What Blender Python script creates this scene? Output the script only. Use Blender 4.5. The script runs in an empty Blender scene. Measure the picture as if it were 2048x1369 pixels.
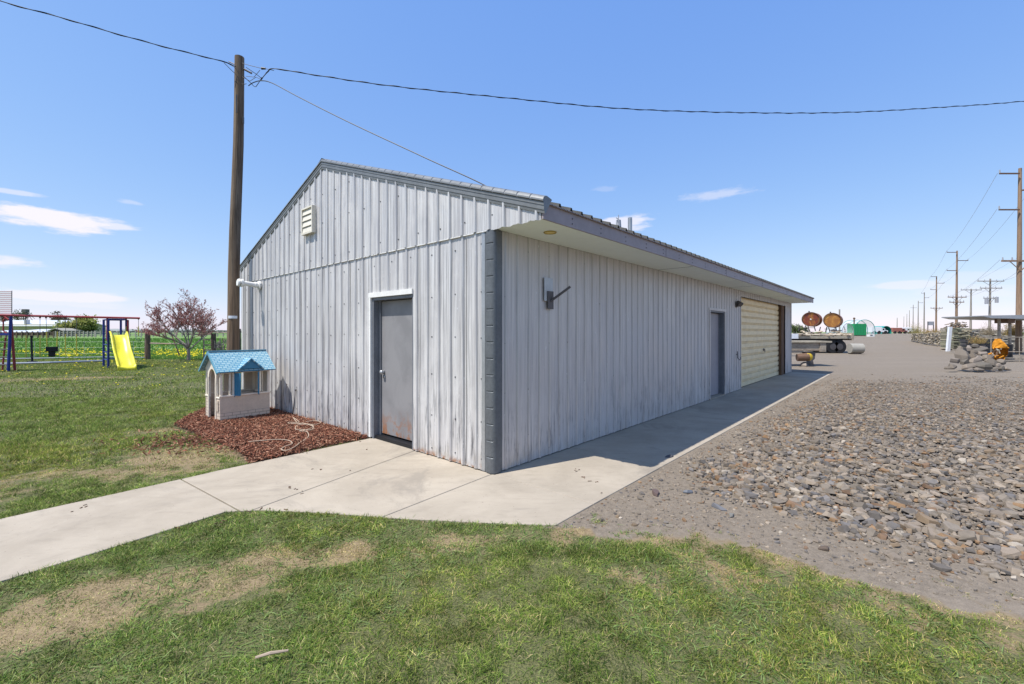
import bpy, bmesh, math, random
import numpy as np
from mathutils import Vector, Matrix, Euler
R = math.radians
random.seed(7); rng = np.random.default_rng(7)
S = bpy.context.scene
COL = S.collection
# ------------------------------------------------------------------ camera
F, YH, CH = 887.6, 664.9, 1.6          # focal length and horizon row of the 2048 px photograph, eye height
cam = bpy.data.cameras.new('camera'); co = bpy.data.objects.new('camera', cam); COL.objects.link(co)
co.location = (0, 0, CH); co.rotation_euler = (R(90), 0, 0)
cam.sensor_width = 36; cam.lens = F/2048*36; cam.shift_y = -(684.5-YH)/2048
cam.clip_start = .05; cam.clip_end = 9000
S.camera = co
S.view_settings.view_transform = 'Standard'; S.view_settings.look = 'None'
S.view_settings.gamma = 1; S.view_settings.use_curve_mapping = False
S.view_settings.exposure = 0.42
# building frame
TH = .7273; CX, CY = -.2072, 5.005
d2 = Vector((math.sin(TH), math.cos(TH), 0)); d1 = Vector((-math.cos(TH), math.sin(TH), 0))
# ------------------------------------------------------------------ sun + sky
sv = -(d2*1.5 - d1*.475) + Vector((0, 0, 2.9)); sv.normalize()
sl = bpy.data.lights.new('sun', 'SUN'); sl.energy = 4.7; sl.angle = R(.5); sl.color = (1, .965, .905)
so = bpy.data.objects.new('sun', sl); COL.objects.link(so)
so.rotation_euler = sv.to_track_quat('Z', 'Y').to_euler(); so.location = (0, 0, 30)
el = math.asin(sv.z); az = math.atan2(sv.x, sv.y)
w = bpy.data.worlds.new('World'); S.world = w; w.use_nodes = True
nt = w.node_tree; nt.nodes.clear()
def WN(t, **k):
    n = nt.nodes.new(t)
    for a, b in k.items(): setattr(n, a, b)
    return n
def wm(op, a, b=None, c=None):
    n = WN('ShaderNodeMath', operation=op)
    for i, v in enumerate((a, b, c)):
        if v is None: continue
        if isinstance(v, (int, float)): n.inputs[i].default_value = v
        else: nt.links.new(v, n.inputs[i])
    return n.outputs[0]
sky = WN('ShaderNodeTexSky', sky_type='NISHITA'); sky.sun_disc = False
sky.sun_elevation = el; sky.sun_rotation = az; sky.altitude = 700; sky.air_density = 1.0; sky.dust_density = .35; sky.ozone_density = 2.2
hs = WN('ShaderNodeHueSaturation'); hs.inputs['Saturation'].default_value = 1.0; hs.inputs['Value'].default_value = 1.0
ssk = WN('ShaderNodeSeparateColor'); nt.links.new(sky.outputs[0], ssk.inputs[0]); csk = WN('ShaderNodeCombineColor')
KS = .147
for i, (ga, pw) in enumerate(((.93, .78), (.885, .56), (1.04, .22))):
    nt.links.new(wm('MULTIPLY', wm('POWER', wm('MULTIPLY', ssk.outputs[i], KS), pw), ga/KS), csk.inputs[i])
nt.links.new(csk.outputs[0], hs.inputs['Color'])
tc = WN('ShaderNodeTexCoord'); sx = WN('ShaderNodeSeparateXYZ'); nt.links.new(tc.outputs['Generated'], sx.inputs[0])
AZ = wm('ARCTAN2', sx.outputs[0], sx.outputs[1])
EL = wm('DIVIDE', sx.outputs[2], wm('SQRT', wm('ADD', wm('MULTIPLY', sx.outputs[0], sx.outputs[0]), wm('MULTIPLY', sx.outputs[1], sx.outputs[1]))))
cmb = WN('ShaderNodeCombineXYZ'); nt.links.new(wm('MULTIPLY', AZ, 7), cmb.inputs[0]); nt.links.new(wm('MULTIPLY', EL, 26), cmb.inputs[1])
nz = WN('ShaderNodeTexNoise'); nz.inputs['Scale'].default_value = 1.6; nz.inputs['Detail'].default_value = 10; nz.inputs['Roughness'].default_value = .6; nt.links.new(cmb.outputs[0], nz.inputs['Vector'])
NZ = nz.outputs[0]
# small fair-weather clouds at fixed bearings (photo x, y, half width, half height, opacity)
clouds = [(105, 438, 155, 22, 1.0), (215, 452, 90, 9, .7), (20, 524, 75, 15, .75), (60, 592, 130, 14, .8), (180, 594, 85, 12, .8), (60, 605, 230, 10, .35),
          (25, 384, 70, 6, .5), (1250, 446, 62, 17, .75), (1425, 392, 85, 12, .4), (1215, 379, 30, 7, .15), (1785, 572, 85, 9, .5), (1960, 583, 170, 18, .35),
          (1985, 552, 120, 14, .25), (265, 405, 30, 6, .3)]
cm = None
for x, y, hw, hh, op in clouds:
    kx = (x-1024)/F; a0 = math.atan(kx); cs = math.cos(a0)
    e0 = (YH-y)/F*cs; wa = hw/F*cs*cs; he = hh/F*cs
    dx = wm('DIVIDE', wm('SUBTRACT', AZ, a0), wa); dy = wm('DIVIDE', wm('SUBTRACT', EL, e0), he)
    # flatter underside
    d = wm('SQRT', wm('ADD', wm('MULTIPLY', dx, dx), wm('MULTIPLY', dy, dy)))
    v = wm('SUBTRACT', wm('ADD', 1.0, wm('MULTIPLY', wm('SUBTRACT', NZ, .5), 2.6)), d)
    n = WN('ShaderNodeMapRange', interpolation_type='SMOOTHSTEP'); nt.links.new(v, n.inputs[0])
    n.inputs[1].default_value = -.1; n.inputs[2].default_value = .5; n.inputs[3].default_value = 0; n.inputs[4].default_value = op
    cm = n.outputs[0] if cm is None else wm('MAXIMUM', cm, n.outputs[0])
mxc = WN('ShaderNodeMix', data_type='RGBA'); nt.links.new(cm, mxc.inputs[0]); nt.links.new(hs.outputs[0], mxc.inputs[6])
mxc.inputs[7].default_value = (6.6, 6.4, 6.9, 1)
bg = WN('ShaderNodeBackground'); bg.inputs[1].default_value = .11; nt.links.new(mxc.outputs[2], bg.inputs[0])
ow = WN('ShaderNodeOutputWorld'); nt.links.new(bg.outputs[0], ow.inputs[0])

# ------------------------------------------------------------------ helpers
def terr(X, Y):
    """ground height: level round the shed, rising gently with distance"""
    t = np.clip((np.asarray(Y, float)-30)/78, 0, 1)
    t = np.where(t < .15, t*t/.3, t-.075)/.925
    return t*1.15 - .03
def G(x, y, z=0.0):
    Y = F*(CH-z)/(y-YH); return Vector(((x-1024)/F*Y, Y, z))
def P(x, y, Y): return Vector(((x-1024)/F*Y, Y, CH+(YH-y)/F*Y))
def X_(x, Y): return (x-1024)/F*Y
def uv(p):
    q = Vector((p[0]-CX, p[1]-CY, 0)); return q.dot(d2), q.dot(d1)
def UV(u, v, z=0): 
    q = Vector((CX, CY, 0))+d2*u+d1*v; q.z = z; return q
def tag(o, label=None, cat=None, group=None, kind=None):
    if label: o['label'] = label
    if cat: o['category'] = cat
    if group: o['group'] = group
    if kind: o['kind'] = kind
    return o
def empty(name, loc, rz=0, label=None, cat=None, group=None):
    o = bpy.data.objects.new(name, None); COL.objects.link(o); o.location = loc; o.rotation_euler = (0, 0, rz)
    o.empty_display_size = .2
    return tag(o, label, cat, group)
class MB:
    def __init__(s): s.v = []; s.f = []
    def box(s, c, size, rot=None):
        c = Vector(c); h = [k/2 for k in size]; b = len(s.v)
        for sx_ in (-1, 1):
            for sy in (-1, 1):
                for sz in (-1, 1):
                    p = Vector((sx_*h[0], sy*h[1], sz*h[2]))
                    if rot is not None: p = rot @ p
                    s.v.append(tuple(c+p))
        for q in ((0,1,3,2),(4,6,7,5),(0,4,5,1),(2,3,7,6),(0,2,6,4),(1,5,7,3)): s.f.append(tuple(b+i for i in q))
        return s
    def b2(s, lo, hi): return s.box([(a+b)/2 for a, b in zip(lo, hi)], [abs(b-a) for a, b in zip(lo, hi)])
    def beam(s, p0, p1, w_, h_, up=(0,0,1)):
        p0 = Vector(p0); p1 = Vector(p1); d = (p1-p0); L = d.length; d.normalize()
        upv = Vector(up)
        if abs(d.dot(upv)) > .98: upv = Vector((1, 0, 0))
        x = d.cross(upv).normalized(); z = x.cross(d)
        return s.box((p0+p1)/2, (w_, L, h_), Matrix((x, d, z)).transposed())
    def tube(s, pts, rad, n=8, caps=True, jit=0):
        pts = [Vector(p) for p in pts]; m = len(pts)
        if not hasattr(rad, '__len__'): rad = [rad]*m
        b = len(s.v); prev = None
        for i, p in enumerate(pts):
            d = (pts[min(i+1, m-1)]-pts[max(i-1, 0)]).normalized()
            if prev is None:
                a = Vector((0, 0, 1)) if abs(d.z) < .9 else Vector((1, 0, 0)); x = d.cross(a).normalized()
            else: x = (prev-d*prev.dot(d)).normalized()
            prev = x; y = d.cross(x)
            for k in range(n):
                a = 2*math.pi*k/n; r = rad[i]*(1+random.uniform(-jit, jit))
                s.v.append(tuple(p+x*math.cos(a)*r+y*math.sin(a)*r))
        for i in range(m-1):
            for k in range(n):
                k2 = (k+1) % n; s.f.append((b+i*n+k, b+i*n+k2, b+(i+1)*n+k2, b+(i+1)*n+k))
        if caps: s.f.append(tuple(b+k for k in range(n))[::-1]); s.f.append(tuple(b+(m-1)*n+k for k in range(n)))
        return s
    def cyl(s, p0, p1, r0, r1=None, n=12): return s.tube([p0, p1], [r0, r0 if r1 is None else r1], n)
    def prism(s, poly, axis, a, b):
        """poly: 2-D points; axis: 0/1/2 the extrusion axis"""
        k = len(poly); base = len(s.v)
        for t in (a, b):
            for q in poly:
                p = [0, 0, 0]; oth = [i for i in range(3) if i != axis]; p[oth[0]], p[oth[1]] = q; p[axis] = t; s.v.append(tuple(p))
        s.f.append(tuple(base+i for i in range(k))); s.f.append(tuple(base+k+i for i in reversed(range(k))))
        for i in range(k): j = (i+1) % k; s.f.append((base+i, base+k+i, base+k+j, base+j))
        return s
    def sphere(s, c, r, n=10, m=7):
        c = Vector(c); b = len(s.v)
        if not hasattr(r, '__len__'): r = (r, r, r)
        for i in range(m+1):
            t = math.pi*i/m
            for k in range(n):
                a = 2*math.pi*k/n; s.v.append((c.x+r[0]*math.sin(t)*math.cos(a), c.y+r[1]*math.sin(t)*math.sin(a), c.z+r[2]*math.cos(t)))
        for i in range(m):
            for k in range(n): s.f.append((b+i*n+k, b+(i+1)*n+k, b+(i+1)*n+(k+1) % n, b+i*n+(k+1) % n))
        return s
    def build(s, name, mat, parent=None, smooth=False, bevel=0, fix=True):
        me = bpy.data.meshes.new(name); me.from_pydata(s.v, [], s.f)
        if fix:
            bm = bmesh.new(); bm.from_mesh(me); bmesh.ops.recalc_face_normals(bm, faces=bm.faces); bm.to_mesh(me); bm.free()
        o = bpy.data.objects.new(name, me); COL.objects.link(o); o.data.materials.append(mat)
        if parent is not None: o.parent = parent
        if smooth:
            for p in me.polygons: p.use_smooth = True
        if bevel:
            md = o.modifiers.new('bevel', 'BEVEL'); md.width = bevel; md.segments = 2; md.limit_method = 'ANGLE'
        return o
def npmesh(name, V, Fq, mat, parent=None, cols=None, tri=False):
    """fast mesh from numpy arrays (faces all of the same size)"""
    me = bpy.data.meshes.new(name); n = Fq.shape[1]
    me.vertices.add(len(V)); me.vertices.foreach_set('co', V.astype(np.float32).ravel())
    me.loops.add(Fq.size); me.loops.foreach_set('vertex_index', Fq.astype(np.int32).ravel())
    me.polygons.add(len(Fq)); me.polygons.foreach_set('loop_start', np.arange(0, Fq.size, n, dtype=np.int32))
    me.polygons.foreach_set('loop_total', np.full(len(Fq), n, dtype=np.int32))
    me.update(calc_edges=True); me.polygons.foreach_set('use_smooth', np.zeros(len(Fq), bool))
    if cols is not None:
        for nm, c in cols.items():
            a = me.color_attributes.new(nm, 'FLOAT_COLOR', 'POINT')
            c4 = np.ones((len(V), 4), np.float32); c4[:, :c.shape[1]] = c; a.data.foreach_set('color', c4.ravel())
    o = bpy.data.objects.new(name, me); COL.objects.link(o); me.materials.append(mat)
    if parent is not None: o.parent = parent
    return o
# numpy value noise
def _h(ix, iy, sd): 
    n = (ix.astype(np.int64)*374761393 + iy.astype(np.int64)*668265263 + sd*974634777) & 0x7fffffff
    n = (n ^ (n >> 13))*1274126177 & 0x7fffffff
    return ((n ^ (n >> 16)) & 0xffff)/65535.0
def vn(x, y, sd=0):
    ix = np.floor(x); iy = np.floor(y); fx = x-ix; fy = y-iy; fx = fx*fx*(3-2*fx); fy = fy*fy*(3-2*fy)
    a = _h(ix, iy, sd); b = _h(ix+1, iy, sd); c = _h(ix, iy+1, sd); d = _h(ix+1, iy+1, sd)
    return a*(1-fx)*(1-fy)+b*fx*(1-fy)+c*(1-fx)*fy+d*fx*fy
def fbm(x, y, sd=0, o=4):
    s_ = 0; a = .5; t = 0
    for i in range(o): s_ = s_+a*vn(x*2**i, y*2**i, sd+i*17); t += a; a *= .5
    return s_/t
# ------------------------------------------------------------------ materials
class Mat:
    def __init__(s, name):
        s.m = bpy.data.materials.new(name); s.m.use_nodes = True; s.t = s.m.node_tree; s.b = s.t.nodes['Principled BSDF']; s.b.inputs['Specular IOR Level'].default_value = .3
    def n(s, t, **k):
        n = s.t.nodes.new(t)
        for a, b in k.items(): setattr(n, a, b)
        return n
    def l(s, a, b): s.t.links.new(a, b)
    def coord(s, sc=(1,1,1), which='Object'):
        c = s.n('ShaderNodeTexCoord'); m = s.n('ShaderNodeMapping'); s.l(c.outputs[which], m.inputs[0]); m.inputs['Scale'].default_value = sc; return m.outputs[0]
    def noise(s, sc, scale=1, det=5, rough=.6, dist=0, which='Object'):
        n = s.n('ShaderNodeTexNoise'); s.l(s.coord(sc, which), n.inputs['Vector']); n.inputs['Scale'].default_value = scale
        n.inputs['Detail'].default_value = det; n.inputs['Roughness'].default_value = rough; n.inputs['Distortion'].default_value = dist; return n.outputs[0]
    def ramp(s, x, lo, hi, a=0., b=1., sm=True):
        n = s.n('ShaderNodeMapRange', interpolation_type='SMOOTHSTEP' if sm else 'LINEAR'); s.l(x, n.inputs[0])
        for i, v in enumerate((lo, hi, a, b)): n.inputs[i+1].default_value = v
        return n.outputs[0]
    def math(s, op, a, b=None):
        n = s.n('ShaderNodeMath', operation=op)
        for i, v in enumerate((a, b)):
            if v is None: continue
            if isinstance(v, (int, float)): n.inputs[i].default_value = v
            else: s.l(v, n.inputs[i])
        return n.outputs[0]
    def mix(s, f, a, b, blend='MIX'):
        n = s.n('ShaderNodeMix', data_type='RGBA', blend_type=blend)
        for i, v in ((0, f), (6, a), (7, b)):
            if isinstance(v, (int, float)): n.inputs[i].default_value = v
            elif isinstance(v, tuple): n.inputs[i].default_value = (*v, 1) if len(v) == 3 else v
            else: s.l(v, n.inputs[i])
        return n.outputs[2]
    def attr(s, nm, ch=None):
        n = s.n('ShaderNodeAttribute', attribute_name=nm)
        if ch is None: return n.outputs['Color']
        q = s.n('ShaderNodeSeparateColor'); s.l(n.outputs['Color'], q.inputs[0]); return q.outputs[ch]
    def out(s, col, rough=.6, metal=0., bump=None, bs=.2, bd=.01):
        for k, v in (('Base Color', col), ('Roughness', rough), ('Metallic', metal)):
            if isinstance(v, (int, float)): s.b.inputs[k].default_value = v
            elif isinstance(v, tuple): s.b.inputs[k].default_value = (*v, 1)
            else: s.l(v, s.b.inputs[k])
        if bump is not None:
            n = s.n('ShaderNodeBump'); n.inputs['Strength'].default_value = bs; n.inputs['Distance'].default_value = bd; s.l(bump, n.inputs['Height']); s.l(n.outputs[0], s.b.inputs['Normal'])
        return s.m
def plain(name, col, rough=.6, metal=0., var=.25, sc=3, bump=.15):
    m = Mat(name); a = m.noise((1,1,1), sc, 6, .65); b = m.noise((1,1,1), sc*7, 4, .6)
    f = m.ramp(m.math('ADD', m.math('MULTIPLY', a, .6), m.math('MULTIPLY', b, .4)), .3, .7)
    c2 = tuple(max(0, c*(1-var)) for c in col); c3 = tuple(min(1, c*(1+var*.6)) for c in col)
    return m.out(m.mix(f, c2, c3), rough, metal, b, bump, .004)
def panel_mat(name, base, dark, light, rough=.42, metal=.25, dirty=1.0, axis='v', rust=False, rib=None):
    """weathered painted sheet steel: vertical runs, chalky patches, grime and scuffs towards the foot"""
    m = Mat(name)
    st = m.noise((26, 26, .55), 1, 5, .62); st2 = m.noise((90, 90, 1.4), 1, 3, .6); pt = m.noise((1.3, 1.3, .9), 1, 6, .7, .6)
    c = m.mix(m.ramp(st, .38, .66), base, light)
    c = m.mix(m.math('MULTIPLY', m.ramp(st2, .48, .70), .6), c, dark)
    c = m.mix(m.math('MULTIPLY', m.ramp(pt, .46, .7), .5), c, light)
    sep = m.n('ShaderNodeSeparateXYZ'); m.l(m.coord(), sep.inputs[0]); z = sep.outputs[2]
    foot = m.ramp(z, 0.1, 1.25, 1, 0)
    c = m.mix(m.math('MULTIPLY', m.math('MULTIPLY', foot, m.ramp(m.noise((4, 4, .8), 1, 5, .6, .5), .38, .62)), .55), c, light)
    sc = m.noise((34, 34, 2.2), 1, 4, .7); mot = m.noise((3, 3, 2), 1, 5, .6)
    g = m.math('MULTIPLY', m.math('MULTIPLY', m.ramp(sc, .47, .66), foot), m.ramp(mot, .38, .56))
    c = m.mix(m.math('MULTIPLY', g, .8*dirty), c, (.1, .1, .11))
    spl = m.math('MULTIPLY', m.ramp(z, .02, .3, 1, 0), m.ramp(m.noise((6, 6, 5), 1, 5, .7), .4, .7))
    c = m.mix(m.math('MULTIPLY', spl, .6), c, (.5, .45, .38))
    if rust:
        rs = m.math('MULTIPLY', m.ramp(z, .0, .1, 1, 0), m.ramp(m.noise((9, 9, 9), 1, 4, .7), .45, .6)); c = m.mix(rs, c, (.3, .13, .05))
    if rib:      # rib shading painted into the colour as dark bands, stronger on one flank
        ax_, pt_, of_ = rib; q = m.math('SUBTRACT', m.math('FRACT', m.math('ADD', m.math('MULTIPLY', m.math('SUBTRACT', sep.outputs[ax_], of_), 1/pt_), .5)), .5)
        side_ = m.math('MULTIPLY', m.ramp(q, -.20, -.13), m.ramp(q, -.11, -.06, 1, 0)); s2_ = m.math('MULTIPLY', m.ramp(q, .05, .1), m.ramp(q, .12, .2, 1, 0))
        ribshade_ = m.math('MULTIPLY', m.math('ADD', side_, m.math('MULTIPLY', s2_, .5)), m.ramp(m.noise((2.5, 2.5, .6), 1, 4, .6), .32, .62, .25, .85))
        c = m.mix(m.math('MULTIPLY', ribshade_, .75), c, dark)
    chip = m.ramp(m.noise((50, 50, 14), 1, 2, .5), .72, .76)
    c = m.mix(m.math('MULTIPLY', chip, .6), c, (.75, .76, .77))
    return m.out(c, m.ramp(pt, .3, .7, rough-.08, rough+.15), metal, m.math('ADD', pt, m.math('MULTIPLY', st2, .1)), .35, .012)
M = {}
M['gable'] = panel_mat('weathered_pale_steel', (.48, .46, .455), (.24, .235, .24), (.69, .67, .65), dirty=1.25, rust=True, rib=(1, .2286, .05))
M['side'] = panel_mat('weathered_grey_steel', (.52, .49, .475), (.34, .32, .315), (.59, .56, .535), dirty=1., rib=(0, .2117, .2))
M['trim'] = plain('slate_blue_trim', (.135, .145, .155), .45, .3, .22, 4)
M['rake'] = plain('grey_blue_rake', (.21, .215, .215), .4, .3, .2, 3)
M['fascia'] = plain('mauve_grey_fascia', (.31, .262, .265), .5, .1, .14, 2)
M['soffit'] = plain('pale_green_soffit', (.84, .90, .82), .6, 0, .04, 1)
M['roof'] = plain('roof_sheet', (.07, .07, .066), .75, .0, .25, 2)
M['roofdark'] = plain('ridge_felt', (.03, .03, .035), .7)
M['white'] = plain('white_paint', (.74, .73, .7), .5, 0, .12, 6)
M['cream'] = plain('cream_paint', (.68, .64, .55), .55, 0, .12, 5)
M['screw'] = plain('screw_head', (.07, .07, .08), .4, .6)
M['lead'] = plain('lead_strip', (.05, .05, .05), .6)
m = Mat('grey_steel_door'); a = m.noise((2, 2, 2), 1, 5, .6, .5); sp = m.n('ShaderNodeSeparateXYZ'); m.l(m.coord(), sp.inputs[0])
c = m.mix(m.ramp(a, .35, .65), (.215, .21, .215), (.265, .258, .262))
rs = m.math('MULTIPLY', m.ramp(sp.outputs[2], .04, .52, 1, 0), m.ramp(m.noise((7, 7, 5), 1, 6, .75, .4), .47, .6)); c = m.mix(rs, c, m.mix(m.noise((20, 20, 20), 1, 3), (.42, .17, .06), (.16, .08, .05)))
M['door'] = m.out(c, .45, .1, a, .2, .01)
M['door2'] = plain('plain_grey_door', (.33, .31, .325), .5, .1, .1, 2)
M['frame'] = plain('grey_door_frame', (.17, .18, .2), .5, .1, .2, 5)
m = Mat('cream_roller_curtain'); a = m.noise((3, .8, 5), 1, 5, .6); c = m.mix(m.ramp(a, .35, .7), (.88, .72, .44), (.74, .60, .37))
M['roller'] = m.out(c, .45, 0, a, .15, .01)
def wood(name, a_, b_, sc=(22, 22, 1.2), rough=.85, dk=(.05, .04, .03)):
    m = Mat(name); n1 = m.noise(sc, 1, 6, .7, .3); n2 = m.noise(tuple(k*.25 for k in sc), 1, 4, .6); n3 = m.noise(tuple(k*3 for k in sc), 1, 3, .6)
    c = m.mix(m.ramp(n1, .35, .65), a_, b_); c = m.mix(m.math('MULTIPLY', m.ramp(n3, .55, .7), .7), c, dk); c = m.mix(m.math('MULTIPLY', m.ramp(n2, .5, .75), .55), c, (.3, .16, .08))
    return m.out(c, rough, 0, n1, .6, .02)
M['pole'] = wood('weathered_pole_wood', (.105, .072, .048), (.22, .165, .115), (26, 26, .9))
M['tarpole'] = wood('treated_pole_wood', (.2, .13, .085), (.3, .2, .13), (12, 12, .4))
M['greypole'] = wood('grey_pole_wood', (.22, .2, .17), (.34, .31, .27), (12, 12, .4))
M['timber'] = wood('aged_timber', (.3, .26, .2), (.44, .39, .3), (3, 14, 14))
M['fencewood'] = wood('dark_fence_wood', (.075, .055, .04), (.17, .13, .1), (14, 14, 1.5))
M['oldrail'] = wood('grey_rail_wood', (.25, .21, .17), (.4, .35, .28), (3, 3, 14))
M['jamb'] = wood('stained_jamb', (.07, .04, .025), (.17, .1, .06), (18, 18, 1))
# concrete
m = Mat('broomed_concrete'); a = m.noise((.9, .9, 1), 1, 7, .65, .4); b = m.noise((14, 14, 14), 1, 5, .7); f = m.noise((120, 120, 120), 1, 2, .5); l_ = m.noise((3, 9, 1), 1, 5, .6)
c = m.mix(m.ramp(a, .3, .7), (.315, .268, .208), (.405, .348, .275)); c = m.mix(m.math('MULTIPLY', m.ramp(l_, .5, .72), .28), c, (.21, .18, .14)); c = m.mix(m.math('MULTIPLY', m.ramp(b, .55, .75), .3), c, (.46, .40, .32)); st_ = m.noise((.5, .5, 1), 1.3, 6, .75, 1.2); c = m.mix(m.math('MULTIPLY', m.ramp(st_, .52, .68), .5), c, (.2, .175, .145)); dr_ = m.noise((45, 45, 1), 1, 2, .5); c = m.mix(m.math('MULTIPLY', m.ramp(dr_, .70, .74), .7), c, (.12, .09, .07))
c = m.mix(m.math('MULTIPLY', m.ramp(f, .62, .72), .35), c, (.2, .185, .17))
M['concrete'] = m.out(c, .85, 0, m.math('ADD', b, f), .25, .004)
# ground
m = Mat('yard_ground')
gr = m.attr('Mask', 0); gv = m.attr('Mask', 1); fl = m.attr('Mask', 2)      # lawn, gravel, far field
n1 = m.noise((2.2, 2.2, 1), 1, 6, .65, .3, 'Generated') if False else m.noise((2.2, 2.2, 1), 1, 6, .65, .3)
n2 = m.noise((17, 17, 1), 1, 5, .7); n3 = m.noise((90, 90, 1), 1, 3, .6); n4 = m.noise((.35, .35, 1), 1, 5, .6); n5 = m.noise((300, 300, 1), 1, 2, .5)
soil = m.mix(m.ramp(n2, .3, .7), (.18, .128, .072), (.29, .215, .125)); soil = m.mix(m.math('MULTIPLY', m.ramp(n3, .52, .66), .65), soil, (.36, .29, .155)); soil = m.mix(m.math('MULTIPLY', m.ramp(n5, .56, .66), .6), soil, (.12, .085, .055))
grn = m.mix(m.ramp(n3, .38, .62), (.03, .042, .012), (.13, .135, .05)); grn = m.mix(m.math('MULTIPLY', m.ramp(n5, .5, .62), .6), grn, (.24, .2, .1)); grn = m.mix(m.math('MULTIPLY', m.ramp(n1, .48, .68), .3), grn, (.15, .15, .06)); 
gm = m.math('ADD', gr, m.math('MULTIPLY', m.math('SUBTRACT', n2, .5), 1.2)); c = m.mix(m.ramp(gm, .35, .65), soil, grn)
grav = m.mix(m.ramp(n2, .3, .72), (.150, .121, .090), (.235, .192, .146)); grav = m.mix(m.math('MULTIPLY', m.ramp(n3, .5, .68), .6), grav, (.10, .088, .075)); grav = m.mix(m.math('MULTIPLY', m.ramp(n5, .56, .68), .6), grav, (.40, .34, .265))
grav = m.mix(m.math('MULTIPLY', m.ramp(n1, .5, .7), .35), grav, (.25, .2, .15)); trk = m.noise((.10, 1.1, 1), 1, 4, .6); grav = m.mix(m.math('MULTIPLY', m.ramp(trk, .5, .7), .35), grav, (.27, .222, .172))
c = m.mix(m.ramp(m.math('ADD', gv, m.math('MULTIPLY', m.math('SUBTRACT', n2, .5), .5)), .35, .65), c, grav)
fld = m.mix(m.ramp(m.noise((.5, 1.6, 1), 1, 5, .65), .35, .65), (.10, .19, .045), (.17, .26, .075)); fld = m.mix(m.math('MULTIPLY', m.ramp(m.noise((1.3, 4, 1), 1, 4, .6), .52, .7), .5), fld, (.25, .27, .05))
mu = m.attr('Mask2', 0); c = m.mix(mu, c, (.05, .028, .02)); c = m.mix(fl, c, fld)
M['ground'] = m.out(c, .95, 0, m.math('ADD', n2, m.math('ADD', m.math('MULTIPLY', n3, .5), m.math('MULTIPLY', n5, .2))), .5, .03)
def vc(name, rough=.8, spec=.3, trans=0, sc=(25, 25, 25)):
    m = Mat(name); c = m.attr('Col'); n = m.noise(sc, 1, 4, .6); c = m.mix(m.ramp(n, .3, .75, 0, .35), c, m.mix(.55, c, (0, 0, 0)), 'MIX')
    m.out(c, rough, 0, n, .3, .006); m.b.inputs['Specular IOR Level'].default_value = spec
    if trans:
        d = m.n('ShaderNodeBsdfTranslucent'); m.l(c, d.inputs[0]); x = m.n('ShaderNodeMixShader'); x.inputs[0].default_value = trans; m.l(m.b.outputs[0], x.inputs[1]); m.l(d.outputs[0], x.inputs[2])
        m.l(x.outputs[0], m.t.nodes['Material Output'].inputs[0])
    return m.m
M['blade'] = vc('grass_blades', .75, .15, .3); M['stone'] = vc('broken_stone', .85, .25); M['chip'] = vc('bark_chips', .9, .1); M['leaf'] = vc('leaves', .7, .2, .3)
def simple(nm, col, rough=.5, metal=0.): M[nm] = plain(nm+'_paint', col, rough, metal, .15, 6); return M[nm]
simple('navy', (.02, .035, .20), .4); simple('red', (.32, .045, .05), .45); simple('yellowplastic', (.80, .70, .045), .35); simple('yellowrope', (.62, .5, .07), .6)
simple('black', (.012, .013, .016), .5); simple('rubber', (.02, .02, .022), .8); simple('galv', (.42, .43, .44), .4, .6); simple('darksteel', (.12, .11, .11), .5, .5)
simple('playcream', (.60, .50, .40), .5); simple('playwhite', (.78, .69, .57), .5); simple('playblue', (.045, .20, .33), .4); simple('playedge', (.12, .29, .38), .45)
simple('green', (.02, .27, .1), .45); simple('teal', (.02, .28, .25), .45); simple('olive', (.40, .37, .2), .7); simple('metalroof', (.66, .67, .69), .4, .2)
simple('orange', (.55, .22, .015), .8); simple('plasticwhite', (.7, .72, .76), .5); simple('darkhole', (.03, .028, .025), .8); simple('brass', (.45, .33, .08), .4, .4)
simple('lamp_glass', (.85, .65, .2), .3); simple('barngrey', (.32, .3, .26), .8); simple('porcelain', (.32, .33, .36), .3); simple('brownsteel', (.15, .09, .06), .6, .2)
simple('greyyellow', (.55, .38, .03), .5); simple('rope', (.40, .31, .23), .9); simple('white_car', (.8, .8, .8), .3); simple('red_car', (.32, .12, .09), .5); simple('roofblack', (.06, .055, .05), .7)
m = Mat('blue_shingle'); br = m.n('ShaderNodeTexBrick'); mp = m.coord((1, 1, 1), 'UV'); m.l(mp, br.inputs['Vector'])
br.inputs['Color1'].default_value = (.22, .37, .42, 1); br.inputs['Color2'].default_value = (.33, .47, .50, 1); br.inputs['Mortar'].default_value = (.05, .2, .34, 1)
br.inputs['Scale'].default_value = 1; br.inputs['Brick Width'].default_value = .08; br.inputs['Row Height'].default_value = .05; br.inputs['Mortar Size'].default_value = .007
M['shingle'] = m.out(br.outputs[0], .45)
m = Mat('rusty_tank'); a = m.noise((1.2, 1.2, 1.2), 1, 6, .65, .8); b = m.noise((5, 5, 5), 1, 5, .7)
c = m.mix(m.ramp(a, .42, .58), (.24, .06, .035), (.50, .22, .05)); c = m.mix(m.math('MULTIPLY', m.ramp(b, .48, .62), .75), c, (.10, .05, .05)); M['rust'] = m.out(c, .7, .1, b, .3, .02)
m = Mat('orange_rust_tank'); a = m.noise((1.6, 1.6, 1.6), 1, 6, .65, .8); c = m.mix(m.ramp(a, .42, .6), (.40, .17, .05), (.62, .30, .07)); M['rust2'] = m.out(c, .7, .1, a, .3, .02)
m = Mat('striped_awning_cloth'); sp = m.n('ShaderNodeSeparateXYZ'); m.l(m.coord(), sp.inputs[0]); sw = m.math('FRACT', m.math('MULTIPLY', sp.outputs[2], 1/.083)); c = m.mix(m.ramp(sw, .76, .82), (.9, .87, .85), (.45, .13, .12)); M['awning'] = m.out(c, .8)
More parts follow.
